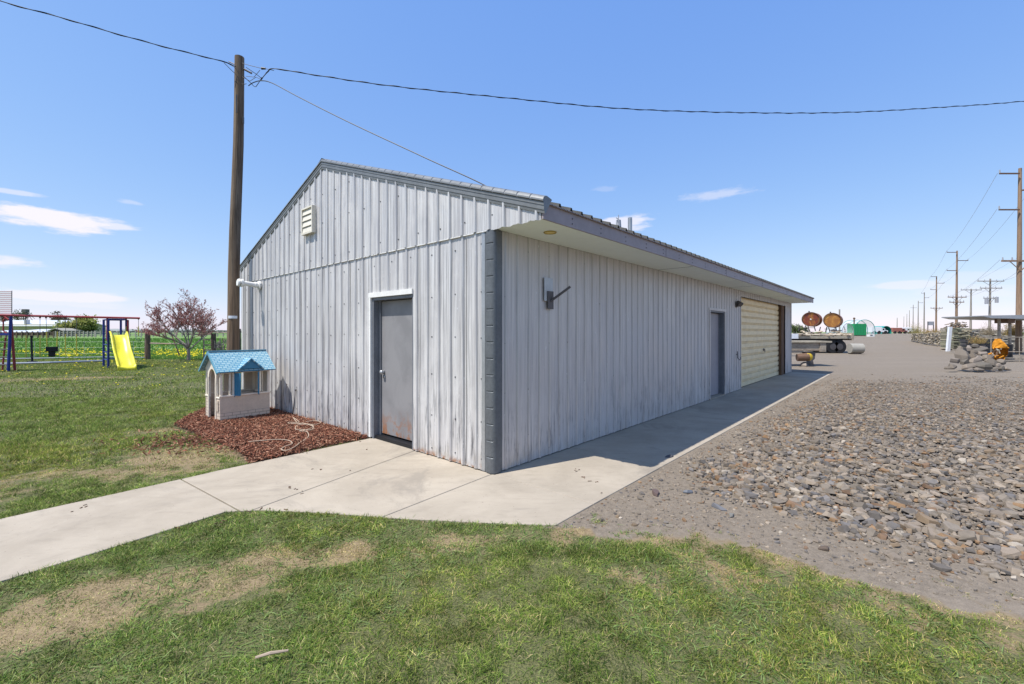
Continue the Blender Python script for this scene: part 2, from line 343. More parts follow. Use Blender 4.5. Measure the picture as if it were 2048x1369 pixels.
def wallbrick(name):
    m = Mat(name); br = m.n('ShaderNodeTexBrick'); sp = m.n('ShaderNodeSeparateXYZ'); m.l(m.coord(), sp.inputs[0]); cb = m.n('ShaderNodeCombineXYZ'); m.l(m.math('ADD', sp.outputs[0], sp.outputs[1]), cb.inputs[0]); m.l(sp.outputs[2], cb.inputs[1]); m.l(cb.outputs[0], br.inputs['Vector'])
    for i, cc in enumerate(((.62, .52, .42, 1), (.60, .50, .41, 1), (.2, .155, .12, 1))): br.inputs[i+1].default_value = cc
    br.inputs['Scale'].default_value = 1; br.inputs['Brick Width'].default_value = .13; br.inputs['Row Height'].default_value = .053; br.inputs['Mortar Size'].default_value = .0035
    return m.out(br.outputs[0], .5)
M['playbrick'] = wallbrick('moulded_brick_plastic')
m = Mat('clear_sheet'); m.out((.75, .85, .88), .25); m.b.inputs['Alpha'].default_value = .35; M['clear'] = m.m

# ------------------------------------------------------------------ ground sheet
def poly_in(X, Y, poly):
    ins = np.zeros(X.shape, bool); n = len(poly)
    for i in range(n):
        x0, y0 = poly[i]; x1, y1 = poly[(i+1) % n]
        if y0 == y1: continue
        c = ((y0 > Y) != (y1 > Y)) & (X < (x1-x0)*(Y-y0)/(y1-y0)+x0); ins ^= c
    return ins
def seg_d(X, Y, pts, closed=False):
    d = np.full(X.shape, 1e9); pp = list(pts)+([pts[0]] if closed else [])
    for (x0, y0), (x1, y1) in zip(pp[:-1], pp[1:]):
        L2 = (x1-x0)**2+(y1-y0)**2+1e-9; t = np.clip(((X-x0)*(x1-x0)+(Y-y0)*(y1-y0))/L2, 0, 1); d = np.minimum(d, np.hypot(X-x0-t*(x1-x0), Y-y0-t*(y1-y0)))
    return d
g2 = lambda *pp: [tuple(G(x, y).xy) for x, y in pp]
slabs_px = None
W_, L_ = 17.093, 8.2
vp = -1.2975
pv = [tuple(UV(17.15, .3).xy), tuple(UV(0, .3).xy), tuple(UV(.3, 2.6).xy)] + g2((735, 878), (442, 940), (362, 958.5), (0, 1038)) + [tuple(G(-500, 1145).xy)] + [tuple(G(-500, 1325).xy)] + g2((0, 1163), (230, 1093), (452, 1023), (520, 1020), (660, 1026), (800, 1037), (1000, 1047), (1112, 1050)) + [tuple(UV(17.15, vp).xy)]
# lawn limit towards the yard
lawn_edge = g2((1112, 1050), (1220, 1052), (1330, 1048), (1440, 1062), (1560, 1098), (1700, 1140), (1850, 1178), (2048, 1202), (2500, 1260))
lawn_poly_front = lawn_edge + [(12, -20), (-60, -20)] + g2((-500, 1325), (0, 1163), (452, 1023), (800, 1037))
mulch_poly = g2((735, 877), (640, 897), (500, 930), (475, 905), (440, 885), (400, 872), (345, 850), (375, 832), (420, 812)) + [tuple(UV(-.0, 8.1).xy), tuple(UV(.05, 8.1).xy), tuple(UV(.05, 2.6).xy)]
rock_edge = [tuple(UV(16.5, -1.7).xy), tuple(UV(9, -1.5).xy), tuple(UV(5, -1.42).xy), tuple(UV(3.0, -1.45).xy)] + g2((1335, 935), (1400, 1000), (1560, 1028), (1700, 1088), (1860, 1135), (2048, 1168), (2500, 1230))
rock_poly = rock_edge + [(17, 3.2), (36, 17), (27, 27), (15, 19.5)]
def masks(X, Y):
    wob = fbm(X*1.5, Y*1.5, 3)-.5; wob2 = fbm(X*5, Y*5, 9)-.5
    right = (((X-CX)*d1.x+(Y-CY)*d1.y) < -.2) | ((((X-CX)*d2.x+(Y-CY)*d2.y) > 15.5) & (X > -.3*Y))                       # yard side of the shed
    lf = poly_in(X, Y, lawn_poly_front); de = seg_d(X, Y, lawn_edge)
    sd = np.where(lf, de, -de)
    front = np.clip((sd-.08+wob*.8+wob2*.9+(fbm(X*11, Y*11, 15, 2)-.5)*.5)/.5+.5, 0, 1)
    behind = (Y < 1.9) & (X < 3)
    left = ~right & ~lf
    leftg = np.where(left, 1., 0.)
    g = np.maximum(front*np.where(right | lf, 1, 0), leftg)
    # worn patches (world positions of the bare bands)
    def blob(px, py, rx, ry, ang=0, s=1.):
        c = G(px, py); a = ang; dx = X-c.x; dy = Y-c.y; qx = dx*math.cos(a)+dy*math.sin(a); qy = -dx*math.sin(a)+dy*math.cos(a)
        return s*np.clip(1.45-np.hypot(qx/rx, qy/ry)*1.05+wob*1.2+wob2*1.8, 0, 1)
    dry = np.maximum.reduce([blob(660, 1105, 1.05, .24, .30), blob(300, 1165, .95, .28, .35), blob(880, 1080, .75, .2, .1, .9), blob(60, 1250, .7, .2, .4, .9), blob(1400, 1100, .6, .2, -.2, .25),
                             blob(400, 900, 1.0, .6, .2, 1.), blob(250, 940, 1.4, .5, .5, .75), blob(380, 855, .8, .3, .3, .7), blob(1620, 1200, 1.3, .3, -.5, .25), blob(100, 757, 2.6, .55, .25, .9), blob(-20, 762, 2., .5, .25, .9)])
    thin = np.clip((fbm(X*4.3+7, Y*4.3, 21)-.50)*4, 0, .5)+np.where((Y > 2.2) & (sd < 1.7) & (X > .3), .75*np.clip(1.6-sd, 0, 1)*np.clip((fbm(X*3.1, Y*3.1, 23)-.38)*4, 0, 1), 0)
    g = g*np.clip(1-dry*.70-thin*.5, 0, 1)
    gv = np.where(right & ~lf, 1., 0.); gv = np.where(lf, np.clip(1-(de+wob*.7)/.35, 0, 1)*np.where(X > .6, 1, 0), gv)
    gv = gv*(1-np.clip(front, 0, 1)*np.where(lf, 1, 0))
    fieldline = 26.3
    fl = np.where((~right) | (X < -2), np.clip((Y-fieldline)/1.2, 0, 1), 0)
    fl = np.where(X > 0.9*Y+20, np.clip((Y-60)/20, 0, 1)*.3, fl)
    far_right = (right) & (Y > 240); fl = np.where(far_right, 1, fl)
    return g, gv, fl, lf, right
def axis(lo, hi, fine, far, ratio=1.18, back=0):
    a = list(np.arange(lo, hi, fine)); st = fine; x = hi
    while x < far: a.append(x); st *= ratio; x += st
    a.append(far); st = fine; x = lo-fine; b = []
    bk = back or far
    while x > -bk: b.append(x); st *= ratio; x -= st
    b.append(-bk); return np.array(b[::-1]+a)
xs = axis(-13, 10, .1, 4000); ys = axis(1.2, 16, .1, 4500, 1.14)
XX, YY = np.meshgrid(xs, ys); g, gv, fl, lf, rt = masks(XX, YY)
ZZ = terr(XX, YY)+(fbm(XX*.8, YY*.8, 5)-.5)*.035*np.clip(1-np.hypot(XX, YY)/60, 0, 1)+(fbm(XX*3.3, YY*3.3, 6)-.5)*.012
ins = poly_in(XX, YY, pv); dd = seg_d(XX, YY, pv, True)
ZZ = np.where(ins, -.10, np.where(dd < .5, ZZ*dd/.5+(1-dd/.5)*-.008, ZZ))
ZZ = np.where(ins & (dd < .16), -.012, ZZ)
mi = poly_in(XX, YY, mulch_poly); ZZ = np.where(mi, -.005, ZZ)
V = np.stack([XX, YY, ZZ], -1).reshape(-1, 3); ny, nx = XX.shape
I = np.arange(ny*nx).reshape(ny, nx); Fq = np.stack([I[:-1, :-1], I[:-1, 1:], I[1:, 1:], I[1:, :-1]], -1).reshape(-1, 4)
o = npmesh('ground', V, Fq, M['ground'], cols={'Mask': np.stack([g, gv, fl], -1).reshape(-1, 3), 'Mask2': np.repeat(np.where(mi, 1., 0.).reshape(-1, 1), 3, 1)}); tag(o, kind='structure')
o.data.polygons.foreach_set('use_smooth', np.ones(len(Fq), bool))
gx = lambda x, y: float(terr(x, y))
def gz(X, Y):
    X = np.asarray(X, float); Y = np.asarray(Y, float); i = np.clip(np.searchsorted(xs, X)-1, 0, len(xs)-2); j = np.clip(np.searchsorted(ys, Y)-1, 0, len(ys)-2)
    fx = np.clip((X-xs[i])/(xs[i+1]-xs[i]), 0, 1); fy = np.clip((Y-ys[j])/(ys[j+1]-ys[j]), 0, 1)
    return ZZ[j, i]*(1-fx)*(1-fy)+ZZ[j, i+1]*fx*(1-fy)+ZZ[j+1, i]*(1-fx)*fy+ZZ[j+1, i+1]*fx*fy

# ------------------------------------------------------------------ pavement (cast slabs with open joints)
def clip_poly(poly, a, b, keep):     # half plane clip
    out = []; n = len(poly); s_ = lambda p: ((b[0]-a[0])*(p[1]-a[1])-(b[1]-a[1])*(p[0]-a[0]))*keep
    for i in range(n):
        p, q = poly[i], poly[(i+1) % n]; sp_, sq = s_(p), s_(q)
        if sp_ >= 0: out.append(p)
        if sp_*sq < 0: t = sp_/(sp_-sq); out.append((p[0]+(q[0]-p[0])*t, p[1]+(q[1]-p[1])*t))
    return out
def split(polys, A, B, gap=.009):
    A = Vector(A); B = Vector(B); n = Vector((-(B-A).y, (B-A).x)).normalized()*gap/2; out = []
    for p in polys:
        for k in (1, -1):
            a = A+n*k; b = B+n*k; q = clip_poly(p, a, b, k)
            if len(q) > 2: out.append(q)
    return out
corner = Vector(UV(0, 0).xy)
side = [tuple(UV(0, .3).xy), tuple(UV(17.15, .3).xy), tuple(UV(17.15, vp).xy), tuple(UV(.0, vp).xy)]
sidep = [side]
for uu in (1.55, 4.6, 7.7, 10.8, 13.9): sidep = split(sidep, UV(uu, 0).xy, UV(uu, 1).xy, .006)
j1a, j1b = Vector(G(820, 905).xy), Vector(G(500, 1022).xy)
e1, e2 = Vector(G(362, 958.5).xy), Vector(G(480, 1022).xy)
crop = Vector(G(985, 948).xy)
front = [tuple(UV(-.004, .3).xy)]+[tuple(UV(.3, 2.6).xy)]+pv[3:-2]+[tuple(G(1112, 1050).xy), tuple(UV(-.004, vp).xy)]
fp = split([front], e1, e2, .014)
mid = []
for p in fp:
    c = Vector((sum(a[0] for a in p)/len(p), sum(a[1] for a in p)/len(p)))
    if c.x > -3.2: mid += split([p], j1a, j1b, .01)
    else: mid += split([p], G(-330, 1060).xy, G(-260, 1240).xy)
fin = []
for p in mid:
    c = Vector((sum(a[0] for a in p)/len(p), sum(a[1] for a in p)/len(p)))
    if c.x > -1.2: fin += split([p], crop, G(760, 1036).xy, .009)
    else: fin.append(p)
mb = MB()
for p in sidep+fin: mb.prism(p, 2, -.16, 0)
o = mb.build('pavement', M['concrete'], bevel=.006); tag(o, kind='structure')

# ------------------------------------------------------------------ the shed
shed = empty('metal_shed', (CX, CY, 0), math.pi/2-TH, 'long low metal shed with weathered pale ribbed walls, grey doors and a roller door', 'shed')
ZS = 2.765; OV = .70; SL = .3375; ZE = 2.90       # soffit height, overhang, roof pitch, sheet underside at the eave line
def roofz(v):                                    # underside of the roof sheet
    vv = v if v < L_/2 else L_-v
    return ZE+SL*(vv+OV)
def ribprof(a, b, pitch, h=.019, off=0., extra=()):
    """(coordinate, rib height) samples of an agricultural panel"""
    pts = []; k0 = math.floor((a-off)/pitch)-1; k1 = math.ceil((b-off)/pitch)+1
    for k in range(k0, k1):
        c = off+k*pitch
        pts += [(c-.026, 0), (c-.012, h), (c+.012, h), (c+.026, 0)]
        for q in (pitch*.36, pitch*.64): pts += [(c+q-.012, 0), (c+q, h*.18), (c+q+.012, 0)]
    pts.sort(); xs_ = [p[0] for p in pts]; hs_ = [p[1] for p in pts]
    s_ = sorted(set([a, b]+[e for e in extra if a < e < b]+[x for x in xs_ if a < x < b]))
    return [(x, float(np.interp(x, xs_, hs_))) for x in s_]
def ribwall(name, a, b, pitch, zlo, zhi, place, mat, h=.019, off=0, extra=(), wav=0.):
    mb = MB(); pr = ribprof(a, b, pitch, h, off, extra)
    for (x0, h0), (x1, h1) in zip(pr[:-1], pr[1:]):
        m_ = (x0+x1)/2; lo0, hi0 = zlo(x0, m_), zhi(x0); lo1, hi1 = zlo(x1, m_), zhi(x1)
        if hi0-lo0 < .002 and hi1-lo1 < .002: continue
        n = 1+int((max(hi0, hi1)-min(lo0, lo1))/.8); bs = len(mb.v)
        for i in range(n+1):
            t = i/n
            for x, hh, lo, hi in ((x0, h0, lo0, hi0), (x1, h1, lo1, hi1)):
                z = lo+(hi-lo)*t; wv = wav*(math.sin(x*5.1+z*2.7)+.7*math.sin(x*2.3-z*4.1+1)) if wav else 0
                mb.v.append(place(x, hh+wv, z))
        for i in range(n): mb.f.append((bs+2*i, bs+2*i+1, bs+2*i+3, bs+2*i+2))
    return mb.build(name, mat, shed)
DO = (1.508, 2.553, 2.12)                         # gable door opening
gp = lambda v, h_, z: (-.004-h_, v, z)
zlo = lambda x, m_: DO[2]+.02 if DO[0] < m_ < DO[1] else .012
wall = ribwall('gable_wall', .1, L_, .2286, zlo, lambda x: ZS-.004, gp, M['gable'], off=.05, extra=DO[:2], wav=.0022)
gp2 = lambda v, h_, z: (-.020-h_, v, z)
def low_up(x, m_): return ZS-.012+.006*math.sin(x*31)+.004*math.sin(x*77)
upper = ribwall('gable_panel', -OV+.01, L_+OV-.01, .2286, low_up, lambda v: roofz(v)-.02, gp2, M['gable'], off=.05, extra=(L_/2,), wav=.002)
MB().b2((-.024, .0, ZS-.016), (-.004, L_, ZS-.008)).build('lap_strip', M['white'], upper)
# side wall towards the yard
SD = (7.32, 8.45, 2.12); RD = (9.92, 16.02, 2.60)
def zlos(x, m_):
    if SD[0] < m_ < SD[1]: return SD[2]
    if RD[0] < m_ < RD[1]: return RD[2]
    return .012
sp_ = lambda u, h_, z: (u, -.004-h_, z)
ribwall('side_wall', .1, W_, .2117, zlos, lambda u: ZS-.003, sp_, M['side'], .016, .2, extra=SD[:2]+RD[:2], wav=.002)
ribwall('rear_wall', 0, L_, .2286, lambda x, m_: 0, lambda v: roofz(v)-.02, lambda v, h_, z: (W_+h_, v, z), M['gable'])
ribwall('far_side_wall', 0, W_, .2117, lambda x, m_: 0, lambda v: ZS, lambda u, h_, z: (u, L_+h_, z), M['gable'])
# panel laps: slightly proud sheet edges (dark thin lines)
mb = MB()
u = .62
while u < W_:
    top = ZS-.01
    if not (SD[0]-.05 < u < SD[1]+.05 or RD[0]-.05 < u < RD[1]+.05): MB().b2((u, -.0095, .03), (u+.008, -.0045, top)).build('panel_lap', M['lead'], shed)
    u += .6351
mb = MB(); v = .44
while v < L_:
    if not (DO[0]-.03 < v < DO[1]+.03): MB().b2((-.0085, v, .03), (-.0045, v+.004, ZS-.05)).build('panel_lap', M['lead'], shed)
    v += .9144
# screws: the hundred nearest are parts, the rest one part
scr = []
for z in (.1, .35, .9, 1.46, 2.02, 2.58):
    u = .185
    while u < W_:
        if not (SD[0]-.1 < u < SD[1]+.1 and z < 2.2) and not (RD[0]-.1 < u < RD[1]+.1): scr.append(((u, -.003, z+random.uniform(-.012, .012)), (0, -.008, 0)))
        u += .4234
for z in (.12, .55, 1.05, 1.55, 2.05, 2.6):
    v = .19
    while v < L_:
        if not (DO[0]-.1 < v < DO[1]+.1 and z < 2.3): scr.append(((-.003, v, z+random.uniform(-.02, .02)), (-.008, 0, 0)))
        v += .4572
for z in (2.9, 3.5, 4.0):
    v = 0.
    while v < L_:
        if roofz(v) > z+.15: scr.append(((-.019, v, z+random.uniform(-.02, .02)), (-.008, 0, 0)))
        v += .4572
scr.sort(key=lambda q: (shed.matrix_basis @ Vector(q[0])-Vector((0, 0, 1.6))).length)
sm_ = [MB().cyl((0, 0, 0), d_, .010, .008, 6).build('screw', M['screw'], shed) for d_ in ((0, -.008, 0), (-.008, 0, 0))]
used_ = [False, False]; rest = MB()
for k, (p_, d_) in enumerate(scr):
    if k < 100:
        t_ = 0 if d_[0] == 0 else 1
        if not used_[t_]: o = sm_[t_]; used_[t_] = True
        else: o = sm_[t_].copy(); COL.objects.link(o); o.parent = shed
        o.location = p_
    else: rest.cyl(p_, tuple(a+b for a, b in zip(p_, d_)), .010, .008, 6)
rest.build('screws', M['screw'], shed)['kind'] = 'stuff'
# rounded crimped corner trims
def cornertrim(sx_, name='corner_trim', at=(0, 0)):
    mb = MB(); prof = []
    prof += [(-.012, .125), (-.013, .105), (-.020, .1), (-.030, .085)]
    for k in range(9):
        a = math.pi*1.0*k/8*.5; prof.append((.025-.056*math.cos(a), .025-.056*math.sin(a)))
    prof += [(.10, -.024), (.105, -.012), (.13, -.012), (.135, -.006)]
    n = len(prof); zs = [.01]; z = .01; rows = []
    while z < ZS-.02:
        rows += [(z, 0), (min(z+.165, ZS-.012), .000), (min(z+.171, ZS-.009), .007), (min(z+.181, ZS-.006), .007)]; z += .186
    for (z, ins_) in rows:
        for i, (a, b) in enumerate(prof):
            k = 1 if 3 <= i <= 7 else 0
            c = Vector((.05, .05)); p = Vector((a, b)); 
            if k: p = p+(c-p).normalized()*ins_*1.0
            mb.v.append((p.x, p.y, z))
    for r in range(len(rows)-1):
        for i in range(n-1): mb.f.append((r*n+i, r*n+i+1, (r+1)*n+i+1, (r+1)*n+i))
    o = mb.build(name, M['trim'], shed); return o
cornertrim(1)
MB().b2((-.014, .126, .01), (-.004, .18, ZS-.017)).build('trim_flange', M['galv'], shed)
MB().b2((W_-.01, -.03, .01), (W_+.03, .1, ZS-.004)).build('corner_trim', M['side'], shed)
MB().b2((-.03, L_-.1, .01), (.1, L_+.03, ZS-.02)).build('corner_trim', M['gable'], shed)
# eaves: soffit + fascia on both long sides
for k, (v0, v1, vf) in enumerate(((-OV+.02, -.001, -OV), (L_+.001, L_+OV-.02, L_+OV))):
    MB().b2((-.0, v0, ZS), (W_+.25, v1, ZS+.012)).build('soffit', M['soffit'], shed)
    s_ = -1 if k == 0 else 1
    f = MB().b2((-.02, min(vf, vf+s_*.022), ZS-.012), (W_+.3, max(vf, vf+s_*.022), ZE+.008)).build('fascia', M['fascia'], shed)
    if k == 0:
        mb = MB(); u = .5
        while u < W_:
            for z in (ZS+.03, ZS+.085): mb.cyl((u, vf-.022, z), (u, vf-.028, z), .007, n=6)
            u += .61+random.uniform(-.05, .05)
        mb.build('fastener', M['screw'], f)
        mb = MB()
        for u in (3.05, 6.1, 9.15, 12.2, 15.25): mb.b2((u, vf-.0245, ZS-.01), (u+.004, vf-.0215, ZE))
        mb.build('joint_line', M['lead'], f)
        MB().b2((-.02, vf-.045, ZE+.009), (W_+.3, vf+.02, ZE+.02)).build('drip_edge', M['fascia'], f)
        mb = MB()
        for uu in (4.4, 8.8, 13.2): mb.b2((uu, v0+.03, ZS-.0035), (uu+.006, v1-.01, ZS-.0008))
        mb.build('soffit_joint', M['lead'], shed)
# roof sheets with ribs running down the slope
def roofside(k):
    mb = MB(); pr = ribprof(-.06, W_+.32, .2117, .048, 0.02)
    va, vb = (-OV-.05, L_/2) if k == 0 else (L_/2, L_+OV+.06)
    for v in (va, vb):
        for (u, h_) in pr: mb.v.append((u, v, roofz(max(min(v, 99), -99))+.024+h_ if v != L_/2 else roofz(v)+.024+h_))
    n = len(pr)
    for i in range(n-1): mb.f.append((i, i+1, n+i+1, n+i))
    o = mb.build('roof_slope', M['roof'], shed); return o
rs0 = roofside(0); roofside(1)
mb = MB(); zr = roofz(L_/2)+.05
mb.prism([(L_/2-.18, zr-.05), (L_/2, zr+.035), (L_/2+.18, zr-.05), (L_/2+.18, zr-.035), (L_/2, zr+.05), (L_/2-.18, zr-.035)], 0, -.05, W_+.3)
mb.build('ridge_cap', M['roofdark'], shed)
# rake trims (rounded crimped roll above two folds)
def rake(v0, v1, name='rake_trim'):
    mb = MB(); L = abs(v1-v0)*math.sqrt(1+SL*SL); n_ = int(L/.045)
    prof = [(-.018, -.085), (-.036, -.09), (-.040, -.06), (-.046, -.055), (-.046, -.012), (-.052, -.008), (-.052, .026), (-.060, .030)]
    for k in range(8):
        a = math.pi*k/7*.62; prof.append((.0-.064*math.cos(a), .034+.062*math.sin(a)))
    prof.append((.09, .075)); m_ = len(prof)
    ts = []; t = 0
    while t < L-.004:
        ts += [(t, 0), (min(t+.168, L), 0), (min(t+.174, L), .007), (min(t+.184, L), .007)]; t += .19
    ts.append((L, 0))
    ts = sorted(set(ts))
    for (t, ins_) in ts:
        v = v0+(v1-v0)*t/L; z = roofz(v)+.006
        for i, (x, dz) in enumerate(prof):
            if i >= 8 and i < m_-1: dz -= ins_; x += ins_*.7
            mb.v.append((x, v, z+dz))
    for r in range(len(ts)-1):
        for i in range(m_-1): mb.f.append((r*m_+i, r*m_+i+1, (r+1)*m_+i+1, (r+1)*m_+i))
    b = len(mb.v)-m_; mb.f.append(tuple(range(m_))); mb.f.append(tuple(b+i for i in range(m_)))
    mb.build(name, M['rake'], shed)
rake(-OV-.05, L_/2-.001); rake(L_/2+.001, L_+OV+.05)
# gable door
d = empty('door', (0, 0, 0), 0); d.parent = shed
MB().b2((.115, DO[0]+.05, .075), (.155, DO[1]-.09, 2.065)).build('door_leaf', M['door'], d, bevel=.003)
mb = MB(); mb.b2((.0, DO[1]-.045, 0), (.17, DO[1], 2.12)).b2((.0, DO[0], 0), (.17, DO[0]+.03, 2.12)).b2((.0, DO[0]+.03, 2.075), (.17, DO[1]-.045, 2.12)).b2((.09, DO[1]-.085, 0.02), (.16, DO[1]-.046, 2.074))
mb.build('door_frame', M['frame'], d)
MB().b2((.02, DO[0]+.03, -.01), (.17, DO[1]-.046, .05)).build('threshold', M['black'], d)
mb = MB(); mb.b2((-.031, DO[0]-.005, 2.12), (-.003, DO[1]+.055, 2.19)).build('door_header', M['white'], d)
MB().b2((-.03, DO[1]+.0, .02), (.0, DO[1]+.045, 2.119)).build('door_casing', M['white'], d)
mb = MB(); mb.cyl((.114, DO[1]-.15, 1.0), (.06, DO[1]-.15, 1.0), .028, .024, 14).cyl((.075, DO[1]-.15, 1.0), (.05, DO[1]-.15, 1.0), .033, .03, 14); mb.cyl((.114, DO[1]-.15, .93), (.108, DO[1]-.15, .93), .028, n=12)
mb.build('door_knob', M['galv'], d, smooth=True)
MB().b2((.16, DO[0], 0), (.2, DO[1], 2.12)).build('backing', M['darkhole'], d)
# side door
d = empty('door', (0, 0, 0), 0); d.parent = shed
MB().b2((SD[0]+.04, .118, .04), (SD[1]-.07, .155, 2.07)).build('door_leaf', M['door2'], d)
MB().b2((SD[0], .0, 0), (SD[0]+.035, .18, 2.12)).b2((SD[1]-.035, .0, 0), (SD[1], .18, 2.12)).b2((SD[0]+.036, .0, 2.085), (SD[1]-.036, .18, 2.12)).b2((SD[1]-.07, .09, 0), (SD[1]-.036, .18, 2.084)).build('door_frame', M['frame'], d)
MB().b2((SD[0]-.06, -.026, .02), (SD[0], -.003, 2.12)).b2((SD[1], -.026, .02), (SD[1]+.05, -.003, 2.12)).b2((SD[0]-.09, -.027, 2.121), (SD[1]+.09, -.003, 2.18)).build('door_casing', M['side'], d)
MB().b2((SD[0], -.02, -.01), (SD[1], .18, .03)).build('threshold', M['concrete'], d)
mb = MB(); mb.cyl((SD[0]+.12, .118, 1.0), (SD[0]+.12, .06, 1.0), .026, n=12); mb.build('door_knob', M['galv'], d)
# roller door
d = empty('roller_door', (0, 0, 0), 0); d.parent = shed
mb = MB(); prof = []; z = .01; step = (2.62-.01)/14
for k in range(14):
    z0 = .01+k*step; prof += [(z0, .115), (z0+step*.08, .09), (z0+step*.70, .09), (z0+step*.74, .128), (z0+step*.84, .128), (z0+step*.88, .100), (z0+step*.95, .100)]
prof.append((2.62, .115)); x0, x1 = RD[0]+.01, 15.34; nb = 12
for i in range(nb+1):
    u = x0+(x1-x0)*i/nb
    for (z, y) in prof: mb.v.append((u, y, z))
n = len(prof)
for i in range(nb):
    for j in range(n-1): mb.f.append((i*n+j, i*n+j+1, (i+1)*n+j+1, (i+1)*n+j))
mb.build('door_curtain', M['roller'], d)
MB().b2((15.35, .0, 0), (15.62, .14, 2.60)).b2((15.63, .03, 0), (16.02, .14, 2.60)).build('timber_jamb', M['jamb'], d)
MB().b2((RD[0]-.03, -.022, .015), (RD[0]+.008, .14, 2.6)).build('edge_trim', M['side'], d)
mb = MB(); mb.b2((12.95, .075, .98), (13.09, .09, 1.06)).cyl((13.02, .075, 1.02), (13.02, .045, 1.02), .012).cyl((13.02, .05, 1.02), (13.02, .05, .93), .01); mb.build('latch_handle', M['darksteel'], d)
MB().b2((RD[0], .15, 0), (RD[1], .17, 2.7)).build('backing', M['darkhole'], d)
mb = MB().cyl((9.45, -.02, 1.0), (9.45, -.055, .99), .012).tube([(9.45, -.05, 1.08), (9.45, -.055, .9), (9.5, -.09, .85), (9.56, -.1, .87), (9.58, -.09, .92)], .011, 6); mb.build('wall_hook', M['darksteel'], shed)
mb = MB().b2((9.40, -.045, 2.28), (9.52, -.021, 2.42)).cyl((9.46, -.04, 2.42), (9.42, -.13, 2.34), .05, .065).cyl((9.5, -.04, 2.42), (9.56, -.13, 2.34), .05, .065); mb.build('wall_light', M['darksteel'], shed, smooth=False)
# gable louvre
lv = MB(); v0, v1, z0, z1 = 4.36, 4.80, 3.37, 3.85
lv.b2((-.10, v0, z0), (-.022, v0+.028, z1)).b2((-.10, v1-.028, z0), (-.022, v1, z1)).b2((-.10, v0+.028, z1-.028), (-.022, v1-.028, z1)).b2((-.10, v0+.028, z0), (-.022, v1-.028, z0+.028))
lo = lv.build('louvre_vent', M['cream'], shed)
mb = MB(); n = 4
for k in range(n):
    za = z0+.035+k*(z1-z0-.06)/n; zb = za+(z1-z0-.06)/n+.004
    mb.prism([(-.092, za), (-.088, za-.003), (-.066, zb), (-.070, zb+.003)], 1, v0+.029, v1-.029)
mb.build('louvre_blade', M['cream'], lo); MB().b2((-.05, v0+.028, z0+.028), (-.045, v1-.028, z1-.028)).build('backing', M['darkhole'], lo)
# flue pipe standing out from the gable
mb = MB(); mb.cyl((-.02, 7.07, 2.62), (-.06, 7.07, 2.62), .095, n=18).cyl((-.04, 7.07, 2.62), (-.36, 7.07, 2.645), .05, n=18).cyl((-.13, 7.07, 2.627), (-.09, 7.07, 2.624), .062, n=18)
vp_ = mb.build('vent_pipe', M['white'], shed); MB().cyl((-.36, 7.07, 2.645), (-.40, 7.07, 2.648), .085, n=18).cyl((-.43, 7.07, 2.65), (-.46, 7.07, 2.652), .085, .07, n=18).cyl((-.40, 7.07, 2.648), (-.43, 7.07, 2.65), .045, n=12).build('pipe_cap', M['white'], vp_)
# flag-pole bracket on the side wall
mb = MB(); mb.b2((.90, -.030, 2.0), (1.08, -.021, 2.30)); bk = mb.build('flag_bracket', M['galv'], shed)
MB().b2((.96, -.042, 1.90), (1.08, -.031, 2.13)).build('base_plate', M['darksteel'], bk)
t = MB(); t.tube([(1.02, -.035, 2.0), (1.2, -.22, 2.19)], .016, 12); t.build('holder_tube', M['darksteel'], bk)
sl_ = MB().tube([(.55+.07*math.cos(a), -.38+.07*math.sin(a), ZS-.006) for a in [k*math.pi/8 for k in range(17)]], .008, 6).build('soffit_light', M['brass'], shed)
MB().cyl((.55, -.38, ZS-.001), (.55, -.38, ZS-.006), .062, n=20).build('light_lens', M['lamp_glass'], sl_)
# roof vents that stand behind the eave
p = P(1260, 438, 9.5); uu, vv = uv(p)
MB().cyl((uu, vv, roofz(vv)), (uu, vv, 4.05), .045, n=12).cyl((uu, vv, roofz(vv)), (uu, vv, roofz(vv)+.1), .1, .06, n=12).build('roof_pipe', M['galv'], shed)
p = P(1237, 438, 9.5); u2, v2 = uv(p)
mb = MB().cyl((u2, v2, roofz(v2)), (u2, v2, 3.93), .03, n=10).cyl((u2, v2, 3.85), (u2, v2, 4.0), .06, .05, n=10).cyl((u2-.1, v2, 4.03), (u2+.1, v2+.05, 4.04), .008, n=6).cyl((u2, v2, 3.95), (u2, v2, 4.11), .009, n=6); mb.build('roof_pipe', M['porcelain'], shed)

# ------------------------------------------------------------------ near utility pole + overhead cables
pb = Vector((-6.27, 9.90, 0)); pt_ = P(480, 112, 9.9)
up = empty('utility_pole', (pb.x, pb.y, -.03), 0, 'tall weathered brown wooden utility pole standing behind the toy playhouse', 'utility pole')
off = pt_-pb; pts = [off*t for t in np.linspace(0, 1, 9)]
for i, q in enumerate(pts): q.x += .015*math.sin(i*1.3)
mb = MB(); mb.tube(pts, [.128-.034*t for t in np.linspace(0, 1, 9)], 18, jit=.015); mb.build('pole_shaft', M['pole'], up)
zf = (YH-632)/F*9.8+CH; a = off*(zf/off.z); MB().prism([(a.x+.130*math.sin(t_), a.y-.130*math.cos(t_)) for t_ in np.linspace(-.25, 1.2, 8)]+[(a.x+.122*math.sin(t_), a.y-.122*math.cos(t_)) for t_ in np.linspace(1.2, -.25, 8)], 2, a.z-.03, a.z+.03).build('marker_plate', M['plasticwhite'], up)
top = off
mb = MB().cyl(top+Vector((-.25, 0, -.1)), top+Vector((.22, 0, -.33)), .012, n=6).cyl(top+Vector((.1, -.02, -.28)), top+Vector((.26, 0, -.36)), .022, n=8); mb.build('through_bolt', M['darksteel'], up)
